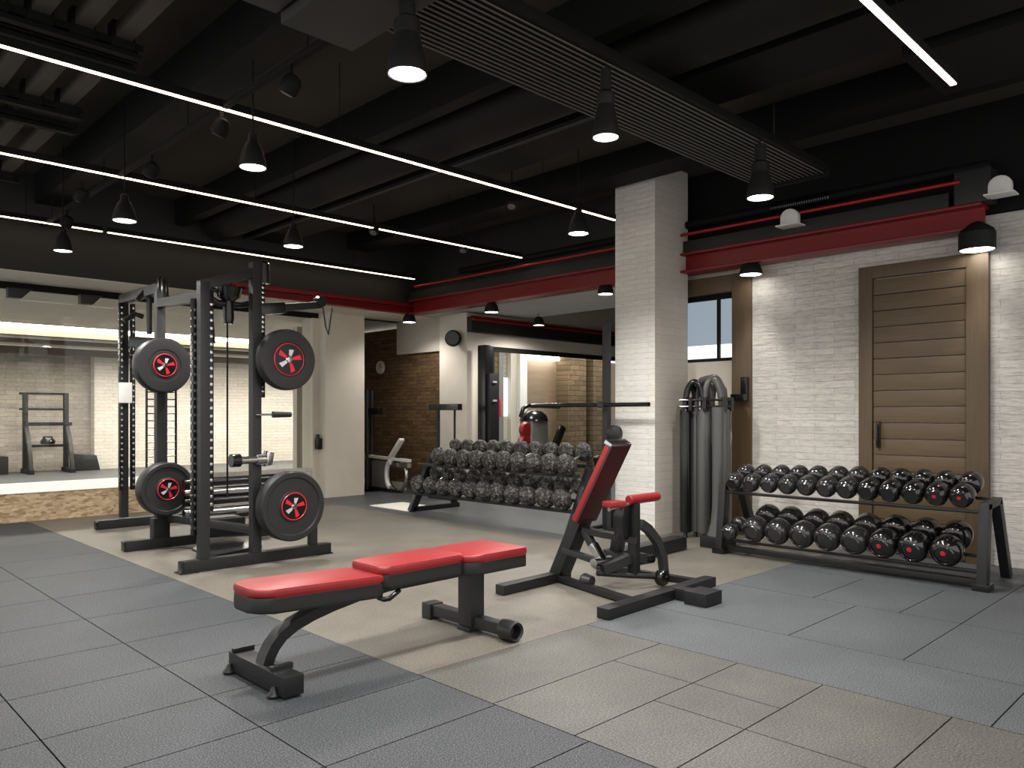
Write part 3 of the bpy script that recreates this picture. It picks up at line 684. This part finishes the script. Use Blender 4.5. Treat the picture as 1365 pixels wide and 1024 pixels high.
# ================================================================== POWER RACK
VF, VM, VB = 6.62, 8.07, 9.82
t = thing('power_rack', 'tall black power rack loaded with four weight plates at the left', 'power rack', (3.1, 8.0, 0))
def upright(x, y, h, z0=0.10, w=0.085):
    o = MB().box((x-w/2, y-w/2, z0), (x+w/2, y+w/2, h), 0.006).build('upright', 'steel_grey', t)
    hb = MB()
    zz = z0 + 0.12
    while zz < h-0.08:
        for sx in (1,):
            hb.lathe([(0, 0), (0.014, 0), (0.014, 0.004), (0.008, 0.004), (0.008, 0.001), (0, 0.001)], 8, T((x+0.02, y-w/2, zz)) @ AXY)
        zz += 0.075
    return o
def hole_strip(x, y, h, z0, dz=0.07):
    o = MB().box((x-0.022, y-0.03, z0), (x+0.022, y+0.03, h), 0.003).build('hole_strip', 'gloss_black', t)
    d = MB(); zz = z0+0.06
    while zz < h-0.04:
        d.lathe([(0, 0), (0.013, 0), (0.015, 0.006), (0, 0.008)], 8, T((x, y-0.03, zz)) @ AXY)
        d.lathe([(0, 0), (0.013, 0), (0.015, 0.006), (0, 0.008)], 8, T((x-0.022, y, zz)) @ Matrix.Rotation(-PI/2, 4, 'Y'))
        zz += dz
    d.build('pin_holes', 'chrome', o)
upright(2.772, VF, 2.49); upright(3.244, VF, 2.72); upright(2.936, VM, 2.66); upright(3.156, VB, 2.76, 0.12)
hole_strip(2.855, VF+0.06, 2.42, 0.5); hole_strip(2.73, VF+0.09, 2.35, 0.3); hole_strip(3.315, VF+0.02, 2.70, 1.50, 0.045)
hole_strip(3.23, VB-0.08, 2.66, 0.45); hole_strip(3.10, VB-0.08, 2.66, 0.45)
MB().beam((2.59, VF, 0.05), (4.0, VF, 0.05), 0.10, 0.10).build('base_beam', 'steel', t)
MB().beam((2.60, VM, 0.05), (4.1, VM, 0.05), 0.10, 0.10).build('base_beam', 'steel', t)
MB().beam((2.86, VB, 0.055), (4.7, VB, 0.055), 0.10, 0.10).build('base_beam', 'steel', t)
for (x, y) in ((2.586, VF), (2.596, VM), (2.856, VB)):
    MB().box((x-0.012, y-0.05, 0.004), (x+0.004, y+0.05, 0.098), 0.006).build('end_cap', 'gloss_black', t)
for (x, y) in ((3.93, VF), (2.63, VF), (4.03, VM), (4.6, VB)): MB().box((x-0.08, y-0.07, 0), (x+0.08, y+0.07, 0.012), 0.004).build('foot_plate', 'gloss_black', t)
MB().box((2.86, VM-0.05, 0.10), (3.02, VM+0.06, 0.30), 0.006).build('upright_foot', 'steel', t)
MB().box((3.79, VF-0.035, 0.10), (3.86, VF+0.035, 0.46), 0.004).build('storage_post', 'steel_grey', t)
MB().beam((2.74, VF, 2.455), (3.21, VF, 2.625), 0.08, 0.085).build('top_beam', 'steel_grey', t)
MB().beam((3.156, VB, 2.72), (2.936, VM, 2.62), 0.09, 0.10).build('top_beam', 'steel_grey', t)
MB().beam((2.936, VM, 2.47), (2.772, VF, 2.36), 0.075, 0.085).build('cross_beam', 'steel', t)
MB().beam((3.244, VF, 0.30), (3.0, VM, 0.30), 0.07, 0.07).build('lower_cross_beam', 'steel', t)
MB().lathe([(0, 0), (0.05, 0), (0.055, 0.03), (0.05, 0.22), (0.03, 0.25), (0, 0.26)], 16, T((2.945, VM-0.06, 2.48))).build('pulley_block', 'gloss_black', t)
MB().lathe([(0, 0), (0.05, 0), (0.05, 0.18), (0.03, 0.2), (0, 0.2)], 16, T((3.33, VF, 2.54))).build('pulley_block', 'gloss_black', t)
MB().beam((3.28, VF, 2.30), (3.90, VF, 2.40), 0.07, 0.065).build('side_arm', 'steel', t)
MB().beam((3.28, VF, 2.30), (3.52, VF, 2.335), 0.10, 0.10).build('arm_bracket', 'gloss_black', t)
cl = MB().lathe([(0, -0.05), (0.05, -0.05), (0.06, 0), (0.05, 0.05), (0, 0.05)], 16, T((3.90, VF, 2.43)) @ AXY).build('arm_clamp', 'gloss_black', t)
MB().tube([(3.92, VF-0.03, 2.38), (3.95, VF-0.03, 2.2), (3.98, VF-0.03, 2.12), (4.0, VF-0.03, 2.25), (4.02, VF-0.03, 2.38)], 0.008, 6).build('rope_loop', 'steel_grey', t)
# lat pulldown bar and cable between the two front uprights
MB().tube([(2.84, VF+0.12, 2.40), (2.95, VF+0.12, 2.34), (3.17, VF+0.12, 2.34), (3.24, VF+0.12, 2.36)], 0.028).build('pulldown_bar', 'gloss_black', t)
MB().lathe([(0, 0), (0.04, 0), (0.05, 0.05), (0.045, 0.2), (0.1, 0.24), (0.12, 0.32), (0, 0.33)], 16, T((3.05, VF+0.12, 2.16))).build('cable_head', 'gloss_black', t)
MB().tube([(3.04, VF+0.12, 2.18), (3.04, VF+0.12, 0.60)], 0.008, 6).build('cable', 'black_paint', t)
MB().tube([(2.86, VF+0.12, 2.46), (3.0, VF+0.12, 2.44), (3.2, VF+0.12, 2.50)], 0.02).build('support_rod', 'gloss_black', t)
# pull-up handles behind the left plates
for pts in ([(2.90, 8.6, 2.55), (2.98, 8.6, 2.66), (3.12, 8.6, 2.66), (3.24, 8.55, 2.58)], [(3.02, 8.6, 2.66), (3.02, 8.6, 2.2)],
            [(3.28, 8.07, 2.46), (3.38, 8.07, 2.48), (3.46, 8.07, 2.38), (3.48, 8.07, 2.1)], [(2.86, 8.9, 2.36), (2.98, 8.9, 2.44), (3.06, 8.9, 2.42)]):
    MB().tube(pts, 0.028).build('pull_up_handle', 'gloss_black', t)
MB().beam((3.17, 9.6, 2.2), (3.3, 9.3, 2.17), 0.08, 0.12).build('carriage', 'gloss_black', t)
# storage ladders
for x in (2.93, 3.13):
    b = MB().tube([(x, VM+0.35, 0.62), (x, VM+0.35, 2.05)], 0.012, 6).tube([(x+0.1, VM+0.35, 0.62), (x+0.1, VM+0.35, 2.05)], 0.012, 6)
    for k in range(18): b.tube([(x, VM+0.35, 0.68+k*0.075), (x+0.1, VM+0.35, 0.68+k*0.075)], 0.008, 6)
    b.build('ladder', 'gloss_black', t)
MB().tube([(3.42, VM+0.3, 0.5), (3.42, VM+0.3, 2.1)], 0.03).build('guide_rod', 'steel', t)
# spotter catch, pin and barrels
MB().lathe([(0, 0), (0.055, 0), (0.055, 0.05), (0.035, 0.055), (0.035, 0.20), (0.05, 0.205), (0.05, 0.29), (0, 0.3)], 20, T((3.02, VF-0.06, 0.94)) @ AXX).build('bar_catch', 'chrome', t)
MB().lathe([(0, 0), (0.058, 0), (0.058, 0.08), (0, 0.085)], 20, T((2.99, VF-0.06, 0.94)) @ AXX).build('bar_catch_end', 'gloss_black', t)
MB().prism([(-0.02, -0.07), (0.05, -0.06), (0.07, 0.05), (0.0, 0.07)], -0.04, 0.04, T((3.33, VF-0.03, 0.945)) @ Matrix.Rotation(PI/2, 4, 'X'), 0.01).build('bar_catch_lock', 'chrome', t)
MB().tube([(3.22, VF-0.07, 1.345), (3.42, VF-0.07, 1.345)], 0.010).build('safety_pin', 'chrome', t)
MB().tube([(3.38, VF-0.07, 1.345), (3.56, VF-0.07, 1.345)], [0.03, 0.024], 12).build('pin_grip', 'rubber_cap', t)
for k, (z, m_) in enumerate(((0.66, 'gloss_black'), (0.56, 'chrome'), (0.47, 'gloss_black'), (0.36, 'chrome'))):
    MB().tube([(3.05, 7.75, z), (4.05, 7.75, z)], 0.045).build('storage_bar', m_, t)
MB().box((3.2, 7.55, 0.12), (3.6, 7.85, 0.30), 0.02).build('bar_holder', 'gloss_black', t)
MB().prism([(2.9, 6.8), (3.5, 7.0), (3.75, 7.6), (3.3, 7.8), (2.95, 7.3)], 0.06, 0.085, None, 0.005).build('foot_board', 'gloss_black', t)
MB().box((3.06, VB-0.16, 1.48), (3.20, VB-0.11, 1.72), 0.008).build('sensor_box', 'white_plastic', t)

def plate(x, y, z, r, th, label, recess=True, hb=0.40):
    """bumper plate on a horn; face looks along -v"""
    p = thing('weight_plate', label, 'weight plate', (x, y, z-r), 'plates on the power rack')
    m = T((x, y, z)) @ AXY
    if recess: prof = [(0, -th), (r*0.95, -th), (r, -th+0.02), (r, -0.02), (r*0.955, 0), (r*0.83, 0), (r*0.80, -0.012), (r*0.45, -0.012), (r*0.43, -0.004), (0, -0.004)]
    else: prof = [(0, -th), (r*0.95, -th), (r, -th+0.02), (r, -0.025), (r*0.95, 0), (r*0.75, 0.004), (r*0.58, 0.002), (r*0.57, -0.004), (0, -0.004)]
    MB().lathe(prof, 56, m).build('disc', 'rubber_black', p)
    MB().lathe([(0, -0.003), (r*(hb-0.02), -0.003), (r*(hb-0.03), 0.006), (0, 0.006)], 32, m).build('hub', 'gloss_black', p)
    MB().lathe([(r*(hb-0.04), 0.004), (r*(hb-0.02), 0.010), (r*hb, 0.004), (r*(hb-0.02), -0.004), (r*(hb-0.04), 0.004)], 40, m).build('badge_ring', 'red_mark', p)
    q = r*hb/0.24
    for k, (a, L, mt) in enumerate(((15, 0.19, 'red_mark'), (80, 0.15, 'white_mark'), (150, 0.19, 'red_mark'), (215, 0.17, 'white_mark'), (290, 0.19, 'red_mark'))):
        MB().prism([(0.05*q, -0.02*q), (L*q, -0.045*q), (L*q*0.94, 0.03*q), (0.06*q, 0.02*q)], 0.006, 0.010, m @ Matrix.Rotation(R(a), 4, 'Z')).build('badge', mt, p)
    MB().lathe([(0, 0.006), (0.055*q, 0.006), (0.04*q, 0.016), (0, 0.018)], 20, m).build('cap', 'chrome', p)
    MB().lathe([(0, -th-0.16), (0.035, -th-0.16), (0.035, -th), (0, -th)], 16, m).build('horn_sleeve', 'chrome', p)
plate(3.44, 6.36, 1.84, 0.275, 0.11, 'upper weight plate on the taller front upright, smooth with a red ringed hub', False, 0.54)
plate(3.49, 6.36, 0.515, 0.318, 0.13, 'largest weight plate, low on the right of the power rack with a recessed face')
plate(2.90, 7.83, 1.83, 0.272, 0.14, 'upper left weight plate on the power rack', False, 0.42)
plate(2.93, 7.83, 0.605, 0.265, 0.16, 'lower left weight plate on the power rack')

for (x, y) in ((6.2, 19.4), (8.2, 19.2), (10.5, 19.0), (4.6, 19.2)):  # added lamps that brighten the room behind the glass
    pendant(x, y, 2.9, 0.2, 3.12, 'downlight added to brighten the stone wall in the room behind the glass', 'dome', 1.0 if x > 5 else 0.3, 90)
# ================================================================== RACK SEEN THROUGH THE GLASS
t = thing('squat_stand', 'squat stand against the stone wall in the room behind the glass', 'rack', (4.8, 20.3, 0))
for x in (4.42, 5.25):
    MB().box((x-0.05, 20.25, 0.02), (x+0.05, 20.35, 1.84), 0.004).build('upright', 'steel', t)
    MB().beam((x, 19.7, 0.05), (x, 20.5, 0.05), 0.1, 0.1).build('foot', 'steel', t)
    MB().path([(x, 20.25, 1.1), (x, 20.0, 0.8), (x, 19.85, 0.4), (x, 19.75, 0.06)], 0.08, 0.08, side=(1, 0, 0)).build('leg', 'steel', t)
for z in (1.82, 1.46): MB().tube([(4.3, 20.28, z), (5.3, 20.28, z)], 0.025).build('bar', 'steel', t)
MB().beam((4.4, 20.2, 1.12), (5.35, 20.2, 1.12), 0.08, 0.08).build('cross_beam', 'steel', t)
MB().beam((4.45, 20.2, 0.62), (5.2, 20.2, 0.62), 0.1, 0.06).build('shelf', 'steel', t)
tag(MB().lathe([(0, 0), (0.14, 0), (0.16, 0.06), (0.10, 0.14), (0.10, 0.18), (0, 0.18)], 16, T((4.85, 20.2, 0.66))).build('kettlebell', 'gloss_black'), 'black weight on the low shelf of the squat stand behind the glass', 'weight')
tag(MB().prism([(-0.28, 0), (0.28, 0), (0.2, 0.36), (-0.28, 0.40)], -0.2, 0.2, T((5.72, 20.5, 0)) @ Matrix.Rotation(PI/2, 4, 'X'), 0.02).build('step_box', 'black_vinyl'), 'black box on the floor right of the squat stand behind the glass', 'box')
tag(MB().box((3.55, 20.2, 0), (4.08, 20.6, 0.40), 0.02).build('step_box', 'black_vinyl'), 'black box at the left edge behind the glass', 'box')
tag(MB().box((6.47, 11.04, 0.78), (6.60, 11.13, 0.96), 0.01).tube([(6.50, 11.09, 0.96), (6.50, 11.09, 1.02)], 0.03).build('door_latch', 'gloss_black'), 'small black latch on the frame left of the cream pillar', 'latch')

# ================================================================== SPECKLED DUMBBELLS AND THEIR RACK
t = thing('dumbbell_rack', 'two tier black rack full of speckled round dumbbells at the back', 'rack', (6.85, 7.1, 0))
for y in (8.60, 5.70):
    MB().beam((6.50, y, 0.0), (6.86, y, 0.72), 0.07, 0.10, (1, 0, 0)).build('side_leg', 'steel', t)
    MB().beam((6.50, y, 0.03), (7.35, y, 0.03), 0.07, 0.06).build('foot', 'steel', t)
    MB().beam((7.30, y, 0.0), (6.98, y, 0.86), 0.06, 0.08, (1, 0, 0)).build('back_leg', 'steel', t)
TILT = R(24)
ct, st = math.cos(TILT), math.sin(TILT)
def shelf(u, z, y0, y1, nm, parent):
    for k in (0.06, 0.30):
        c = Vector((u+ct*k, 0, z+st*k-0.135))
        MB().beam((c.x, y0, c.z), (c.x, y1, c.z), 0.05, 0.04).build(nm, 'steel', parent)
shelf(6.52, 0.36, 5.68, 8.62, 'shelf_rail', t); shelf(6.58, 0.76, 5.68, 8.62, 'shelf_rail', t)
def rough_head(seed, r):
    b = MB(); bm = b.bm
    bmesh.ops.create_icosphere(bm, subdivisions=4, radius=1)
    for v in bm.verts:
        p = v.co.copy()
        n = noise.fractal(p*3.0 + Vector((seed*7.3, 0, 0)), 1.0, 2.0, 4)
        q = p*(1+0.10*n)
        q.x *= 0.80
        v.co = q*r
    return b
def camo_dumbbell(label):
    d = thing('dumbbell', label, 'dumbbell', (0, 0, 0), 'speckled dumbbells')
    MB().tube([(-0.14, 0, 0), (0.14, 0, 0)], 0.018).build('handle', 'chrome', d, world=False)
    h1 = rough_head(1, 0.122).build('head', 'camo', d, world=False); h1.location = (-0.16, 0, 0)
    h2 = rough_head(4, 0.108).build('head', 'camo', d, world=False); h2.location = (0.17, 0, 0)
    return d
proto = None
for tier, (u, z, y0, y1, n) in enumerate(((6.52, 0.375, 8.46, 5.84, 11), (6.58, 0.765, 8.10, 5.82, 10))):
    for k in range(n):
        lb = '%s speckled dumbbell from the left on the %s tier of the back rack' % (ORD[k], ('lower', 'upper')[tier])
        if proto is None: proto = o = camo_dumbbell(lb)
        else: o = copy_tree(proto)
        o['label'] = lb
        y = y0 + (y1-y0)*k/(n-1)
        o.location = (u+0.17*ct, y, z+0.16*st+0.005)
        o.rotation_euler = (random.uniform(-3, 3), -TILT, random.uniform(-0.06, 0.06))
        s = 1.04 + random.uniform(-0.05, 0.05); o.scale = (1, s, s)

# ================================================================== BLACK DUMBBELLS AND THEIR RACK
t = thing('dumbbell_rack', 'two tier black rack of polished dumbbells along the stone wall at the right', 'rack', (6.95, 2.75, 0))
for (y, nm) in ((1.69, 'a'), (3.93, 'b')):
    MB().beam((6.70, y, 0.0), (6.78, y, 0.66), 0.07, 0.10, (1, 0, 0)).build('front_leg', 'steel', t)
    MB().beam((7.40, y, 0.0), (7.08, y, 0.66), 0.07, 0.085, (1, 0, 0)).build('back_leg', 'steel', t)
    MB().beam((6.74, y, 0.635), (7.12, y, 0.66), 0.07, 0.05).build('top_beam', 'steel', t)
    MB().box((6.64, y-0.06, 0), (6.78, y+0.06, 0.055), 0.006).build('foot', 'gloss_black', t)
T2 = R(19); c2, s2 = math.cos(T2), math.sin(T2)
def shelf2(u, z, nm):
    for k in (0.02, 0.28):
        MB().beam((u+c2*k, 1.72, z+s2*k), (u+c2*k, 3.92, z+s2*k), 0.055, 0.025).build(nm, 'gloss_black', t)
shelf2(6.74, 0.585, 'upper_shelf_rail'); shelf2(6.70, 0.13, 'lower_shelf_rail')
MB().beam((6.75, 1.7, 0.05), (6.75, 3.95, 0.05), 0.05, 0.045).build('base_rail', 'steel', t)
MB().beam((6.86, 1.7, 0.045), (6.86, 3.95, 0.045), 0.03, 0.03).build('base_rail', 'steel', t)
def ure_head(r, L, out):
    """bulbous head; outer end towards sign `out` along x"""
    p = [(0, 0.0), (r*0.62, 0.0), (r*0.70, 0.006), (r*0.72, 0.004), (r*0.86, 0.014), (r*0.97, 0.035), (r, 0.055), (r, L*0.70), (r*0.93, L*0.84), (r*0.70, L*0.95), (r*0.45, L), (0.02, L)]
    b = MB().lathe(p + [(0, L)], 36)
    m = Matrix.Rotation(PI/2 if out < 0 else -PI/2, 4, 'Y')
    bmesh.ops.transform(b.bm, matrix=m, verts=b.bm.verts[:])
    return b
def black_dumbbell(label, r, L, total, mat, badge):
    d = thing('dumbbell', label, 'dumbbell', (0, 0, 0), 'polished dumbbells')
    MB().tube([(0.05, 0, 0), (total-0.05, 0, 0)], 0.022, 14).build('handle', 'chrome', d, world=False)
    h1 = ure_head(r, L, -1).build('head', mat, d, world=False); h1.location = (0, 0, 0)
    h2 = ure_head(r, L, 1).build('head', mat, d, world=False); h2.location = (total, 0, 0)
    m = Matrix.Rotation(-PI/2, 4, 'Y')
    MB().lathe([(r*0.60, 0.002), (r*0.64, 0.010), (r*0.70, 0.002)], 36, m).build('face_ring', 'urethane_grey', d, world=False)
    if badge: MB().lathe([(0, 0.001), (r*0.17, 0.001), (r*0.15, 0.006), (0, 0.006)], 20, m @ T((r*0.12, r*0.05, 0))).build('badge', 'red_mark', d, world=False)
    return d
ups = [3.785 - k*(3.785-1.835)/11 for k in range(12)]
protos = {}
for k, y in enumerate(ups):
    lb = '%s polished dumbbell from the left on the upper shelf by the door' % ORD[k]
    key = (0 if k < 7 else (1 if k < 10 else 2))
    if key not in protos: protos[key] = o = black_dumbbell(lb, 0.0878, 0.175, 0.41, ('urethane_grey', 'urethane', 'urethane')[key], key == 2)
    else: o = copy_tree(protos[key]); o['label'] = lb
    r = 0.0865
    s = 0.90 + 0.10*min(1, k/6)
    o.scale = (s, s, s)
    o.rotation_euler = (0, -T2, random.uniform(-0.03, 0.03))
    zc = 0.6 + r*s + 0.012
    o.location = (6.655, y, zc-0.01)
lows = [3.80, 3.56, 3.33, 3.10, 2.87, 2.64, 2.41, 2.175, 1.93]
protos = {}
for k, y in enumerate(lows):
    lb = '%s polished dumbbell from the left on the lower shelf by the door' % ORD[k]
    key = (0 if k < 1 else (1 if k < 6 else 2))
    if key not in protos: protos[key] = o = black_dumbbell(lb, (0.075, 0.113, 0.115)[key], (0.11, 0.19, 0.195)[key], (0.28, 0.45, 0.46)[key], ('urethane_grey', 'urethane_grey', 'urethane')[key], key == 2)
    else: o = copy_tree(protos[key]); o['label'] = lb
    r = (0.075, 0.113, 0.115)[key]
    o.rotation_euler = (0, -T2, random.uniform(-0.04, 0.04))
    o.location = (6.60, y, 0.148 + r - 0.012)

# ================================================================== TUBE STAND BY THE WINDOW
t = thing('punching_tube_stand', 'cluster of tall dark grey tubes with hooped tops beside the pillar', 'stand', (7.5, 4.5, 0))
tubes = [(7.28, 4.70, 0.062), (7.42, 4.66, 0.075), (7.36, 4.52, 0.075), (7.52, 4.52, 0.07), (7.56, 4.40, 0.055), (7.46, 4.36, 0.085), (7.66, 4.44, 0.06)]
for i, (x, y, r) in enumerate(tubes):
    MB().lathe([(0, 0.06), (r*0.9, 0.06), (r, 0.09), (r, 1.38), (r*0.9, 1.40), (0, 1.40)], 22, T((x, y, 0))).build('tube', 'gloss_black' if i == 0 else 'tube_grey', t)
    MB().lathe([(0, 0), (0.03, 0), (0.02, 0.02), (0.02, 0.06), (0, 0.06)], 12, T((x, y, 0))).build('tube_foot', 'rubber_cap', t)
for (a, b_, hgt, r) in ((0, 1, 1.66, 0.034), (1, 3, 1.73, 0.036), (2, 4, 1.75, 0.036), (1, 5, 1.74, 0.036), (3, 6, 1.69, 0.034), (4, 6, 1.62, 0.03), (0, 2, 1.70, 0.034)):
    p = Vector((tubes[a][0], tubes[a][1], 1.36)); q = Vector((tubes[b_][0], tubes[b_][1], 1.36))
    pts = [p.lerp(q, (1-math.cos(PI*k/14))/2) + Vector((0, 0, (hgt-1.36)*math.sin(PI*k/14)**0.7)) for k in range(15)]
    MB().tube(pts, r, 14).build('hoop', 'tube_grey' if a != 0 else 'gloss_black', t)
for z in (1.43, 1.50): MB().tube([(x, y, z) for x, y in ((7.20, 4.72), (7.27, 4.50), (7.38, 4.30), (7.5, 4.27), (7.64, 4.36))], 0.012, 8).build('collar_band', 'gloss_black', t)
for (x, y) in ((7.24, 4.6), (7.30, 4.46), (7.40, 4.30), (7.54, 4.30)): MB().box((x-0.03, y-0.02, 1.38), (x+0.03, y+0.02, 1.53), 0.005).build('clip', 'gloss_black', t)
t = thing('post_stand', 'dark grey post on a flared base left of the polished dumbbells', 'stand', (7.02, 4.12, 0))
MB().box((6.86, 4.02, 0), (7.16, 4.26, 0.11), 0.006).build('base', 'steel', t)
MB().lathe([(0.11, 0.11), (0.10, 0.15), (0.075, 0.25), (0.062, 0.40), (0.06, 0.6), (0.06, 1.42), (0, 1.42)], 24, T((7.03, 4.15, 0))).build('post', 'tube_grey', t)
tag(MB().box((7.80, 4.26, 1.56), (7.86, 4.33, 1.76), 0.006).box((7.74, 4.26, 1.50), (7.86, 4.42, 1.57), 0.006).build('wall_bracket', 'gloss_black'), 'small black bracket on the timber window frame', 'bracket')

# ================================================================== MACHINES AT THE BACK
t = thing('exercise_machine', 'chrome and black exercise machine in front of the brown brick wall', 'exercise machine', (7.9, 11.2, 0))
for x in (7.86, 7.96): MB().tube([(x, 11.70, 0), (x, 11.70, 1.78)], 0.04).build('column', 'steel_grey', t)
MB().beam((7.9, 11.7, 1.40), (7.9, 11.36, 1.40), 0.10, 0.11).build('head_bar', 'gloss_black', t)
MB().beam((7.9, 11.85, 0.60), (7.9, 10.50, 0.56), 0.08, 0.05).build('seat_rail', 'white_plastic', t)
MB().beam((7.9, 11.05, 0.58), (7.9, 10.72, 0.92), 0.10, 0.05).build('backrest', 'white_plastic', t)
MB().lathe([(0, -0.06), (0.09, -0.06), (0.1, 0), (0.09, 0.06), (0, 0.06)], 16, T((7.9, 11.75, 0.57)) @ AXY).build('pivot', 'chrome', t)
MB().tube(arc((7.9, 10.85, 0.30), 0.27, 0, 360, 36, (0, 1, 0), (0, 0, 1)), 0.035, 10, False).build('flywheel_rim', 'chrome', t)
MB().tube(arc((7.87, 11.0, 0.30), 0.22, -80, 100, 18, (0, 0.55, 0), (0, 0, 1)), 0.045).build('guard', 'white_plastic', t)
MB().beam((7.9, 10.95, 0.48), (7.9, 10.5, 0.48), 0.1, 0.08).build('pedal_bar', 'chrome', t)
MB().beam((7.9, 11.75, 0.03), (7.9, 10.75, 0.03), 0.10, 0.05).build('base', 'steel', t)
MB().box((7.88, 11.1, 0.06), (7.92, 11.6, 0.52), 0.01).build('side_panel', 'shroud', t)
t = thing('cable_stand', 'slim two legged black stand in front of the cream pillar at the back', 'stand', (7.9, 9.6, 0))
MB().beam((7.9, 9.93, 1.46), (7.9, 9.20, 1.46), 0.09, 0.10).build('head', 'gloss_black', t)
MB().tube([(7.9, 9.74, 0), (7.9, 9.74, 1.42)], 0.03).build('leg', 'steel_grey', t)
MB().tube([(7.9, 9.33, 0), (7.9, 9.33, 1.42)], 0.018).build('leg', 'steel_grey', t)
MB().box((7.75, 9.25, 0), (8.05, 9.82, 0.03), 0.004).build('base', 'steel', t)
# bike-like machine with red cushions
t = thing('exercise_bike', 'grey exercise machine with black handlebar and red pads behind the speckled dumbbells', 'exercise machine', (8.7, 8.8, 0))
MB().prism([(-0.22, 0), (0.22, 0), (0.19, 1.25), (-0.19, 1.25)], -0.14, 0.14, T((9.0, 8.65, 0.0)) @ Matrix.Rotation(PI/2, 4, 'X'), 0.02).build('shroud', 'shroud', t)
MB().lathe([(0, 0), (0.24, 0), (0.22, 0.08), (0.12, 0.16), (0, 0.18)], 24, T((9.0, 8.65, 1.24))).build('console', 'gloss_black', t)
MB().tube([(8.72, 8.68, 1.30), (8.76, 8.66, 1.44), (8.86, 8.65, 1.49), (9.2, 8.62, 1.48), (9.55, 8.6, 1.47)], 0.035).build('handlebar', 'gloss_black', t)
MB().lathe([(0, 0), (0.12, 0), (0.13, 0.03), (0.11, 0.08), (0, 0.09)], 20, T((8.74, 8.62, 1.10)) @ AXY).build('pad', 'red_vinyl', t)
MB().lathe([(0, 0), (0.14, 0), (0.15, 0.03), (0.12, 0.08), (0, 0.09)], 20, T((8.72, 8.62, 0.88)) @ AXY).build('pad', 'red_vinyl', t)
MB().beam((9.0, 8.35, 0.55), (9.3, 8.3, 1.15), 0.12, 0.06, (0, 1, 0)).build('seat_back', 'gloss_black', t)
t = thing('tall_machine', 'tall black cable tower at the left of the recess opening', 'exercise machine', (8.45, 9.2, 0))
MB().box((8.36, 9.12, 0), (8.54, 9.30, 2.46), 0.01).build('tower', 'gloss_black', t)
MB().box((8.40, 9.05, 0.6), (8.60, 9.13, 2.0), 0.01).build('weight_stack', 'black_vinyl', t)
for z in (1.55, 1.85): MB().box((8.46, 9.035, z), (8.54, 9.05, z+0.03)).build('badge', 'white_mark', t)
MB().box((8.60, 9.06, 1.3), (8.65, 9.12, 1.6), 0.01).build('handle_grip', 'red_mark', t)
# squat rack with long bars beside the pillar
t = thing('squat_rack', 'dark upright with long horizontal bars between the speckled dumbbells and the pillar', 'rack', (7.02, 5.585, 0))
MB().box((6.98, 5.55, 0), (7.055, 5.62, 2.42), 0.005).build('upright', 'steel_grey', t)
MB().tube([(6.93, 5.62, 1.455), (6.93, 4.93, 1.455)], 0.024).build('bar', 'gloss_black', t)
MB().tube([(6.93, 6.70, 1.45), (6.93, 6.4, 1.455), (6.93, 5.62, 1.455)], 0.026).build('bar', 'gloss_black', t)
MB().box((6.90, 5.54, 1.42), (7.0, 5.63, 1.49), 0.008).build('bar_cup', 'gloss_black', t)
MB().lathe([(0, -0.05), (0.07, -0.05), (0.095, -0.02), (0.095, 0.03), (0.06, 0.05), (0, 0.05)], 20, T((6.96, 5.42, 1.13)) @ Matrix.Rotation(-PI/2, 4, 'Y')).build('knob', 'rubber_cap', t)
MB().tube([(7.0, 5.57, 1.13), (6.96, 5.42, 1.13)], 0.02).build('knob_arm', 'steel', t)
MB().box((6.9, 5.545, 0), (7.09, 5.64, 0.03), 0.004).build('base', 'steel', t)
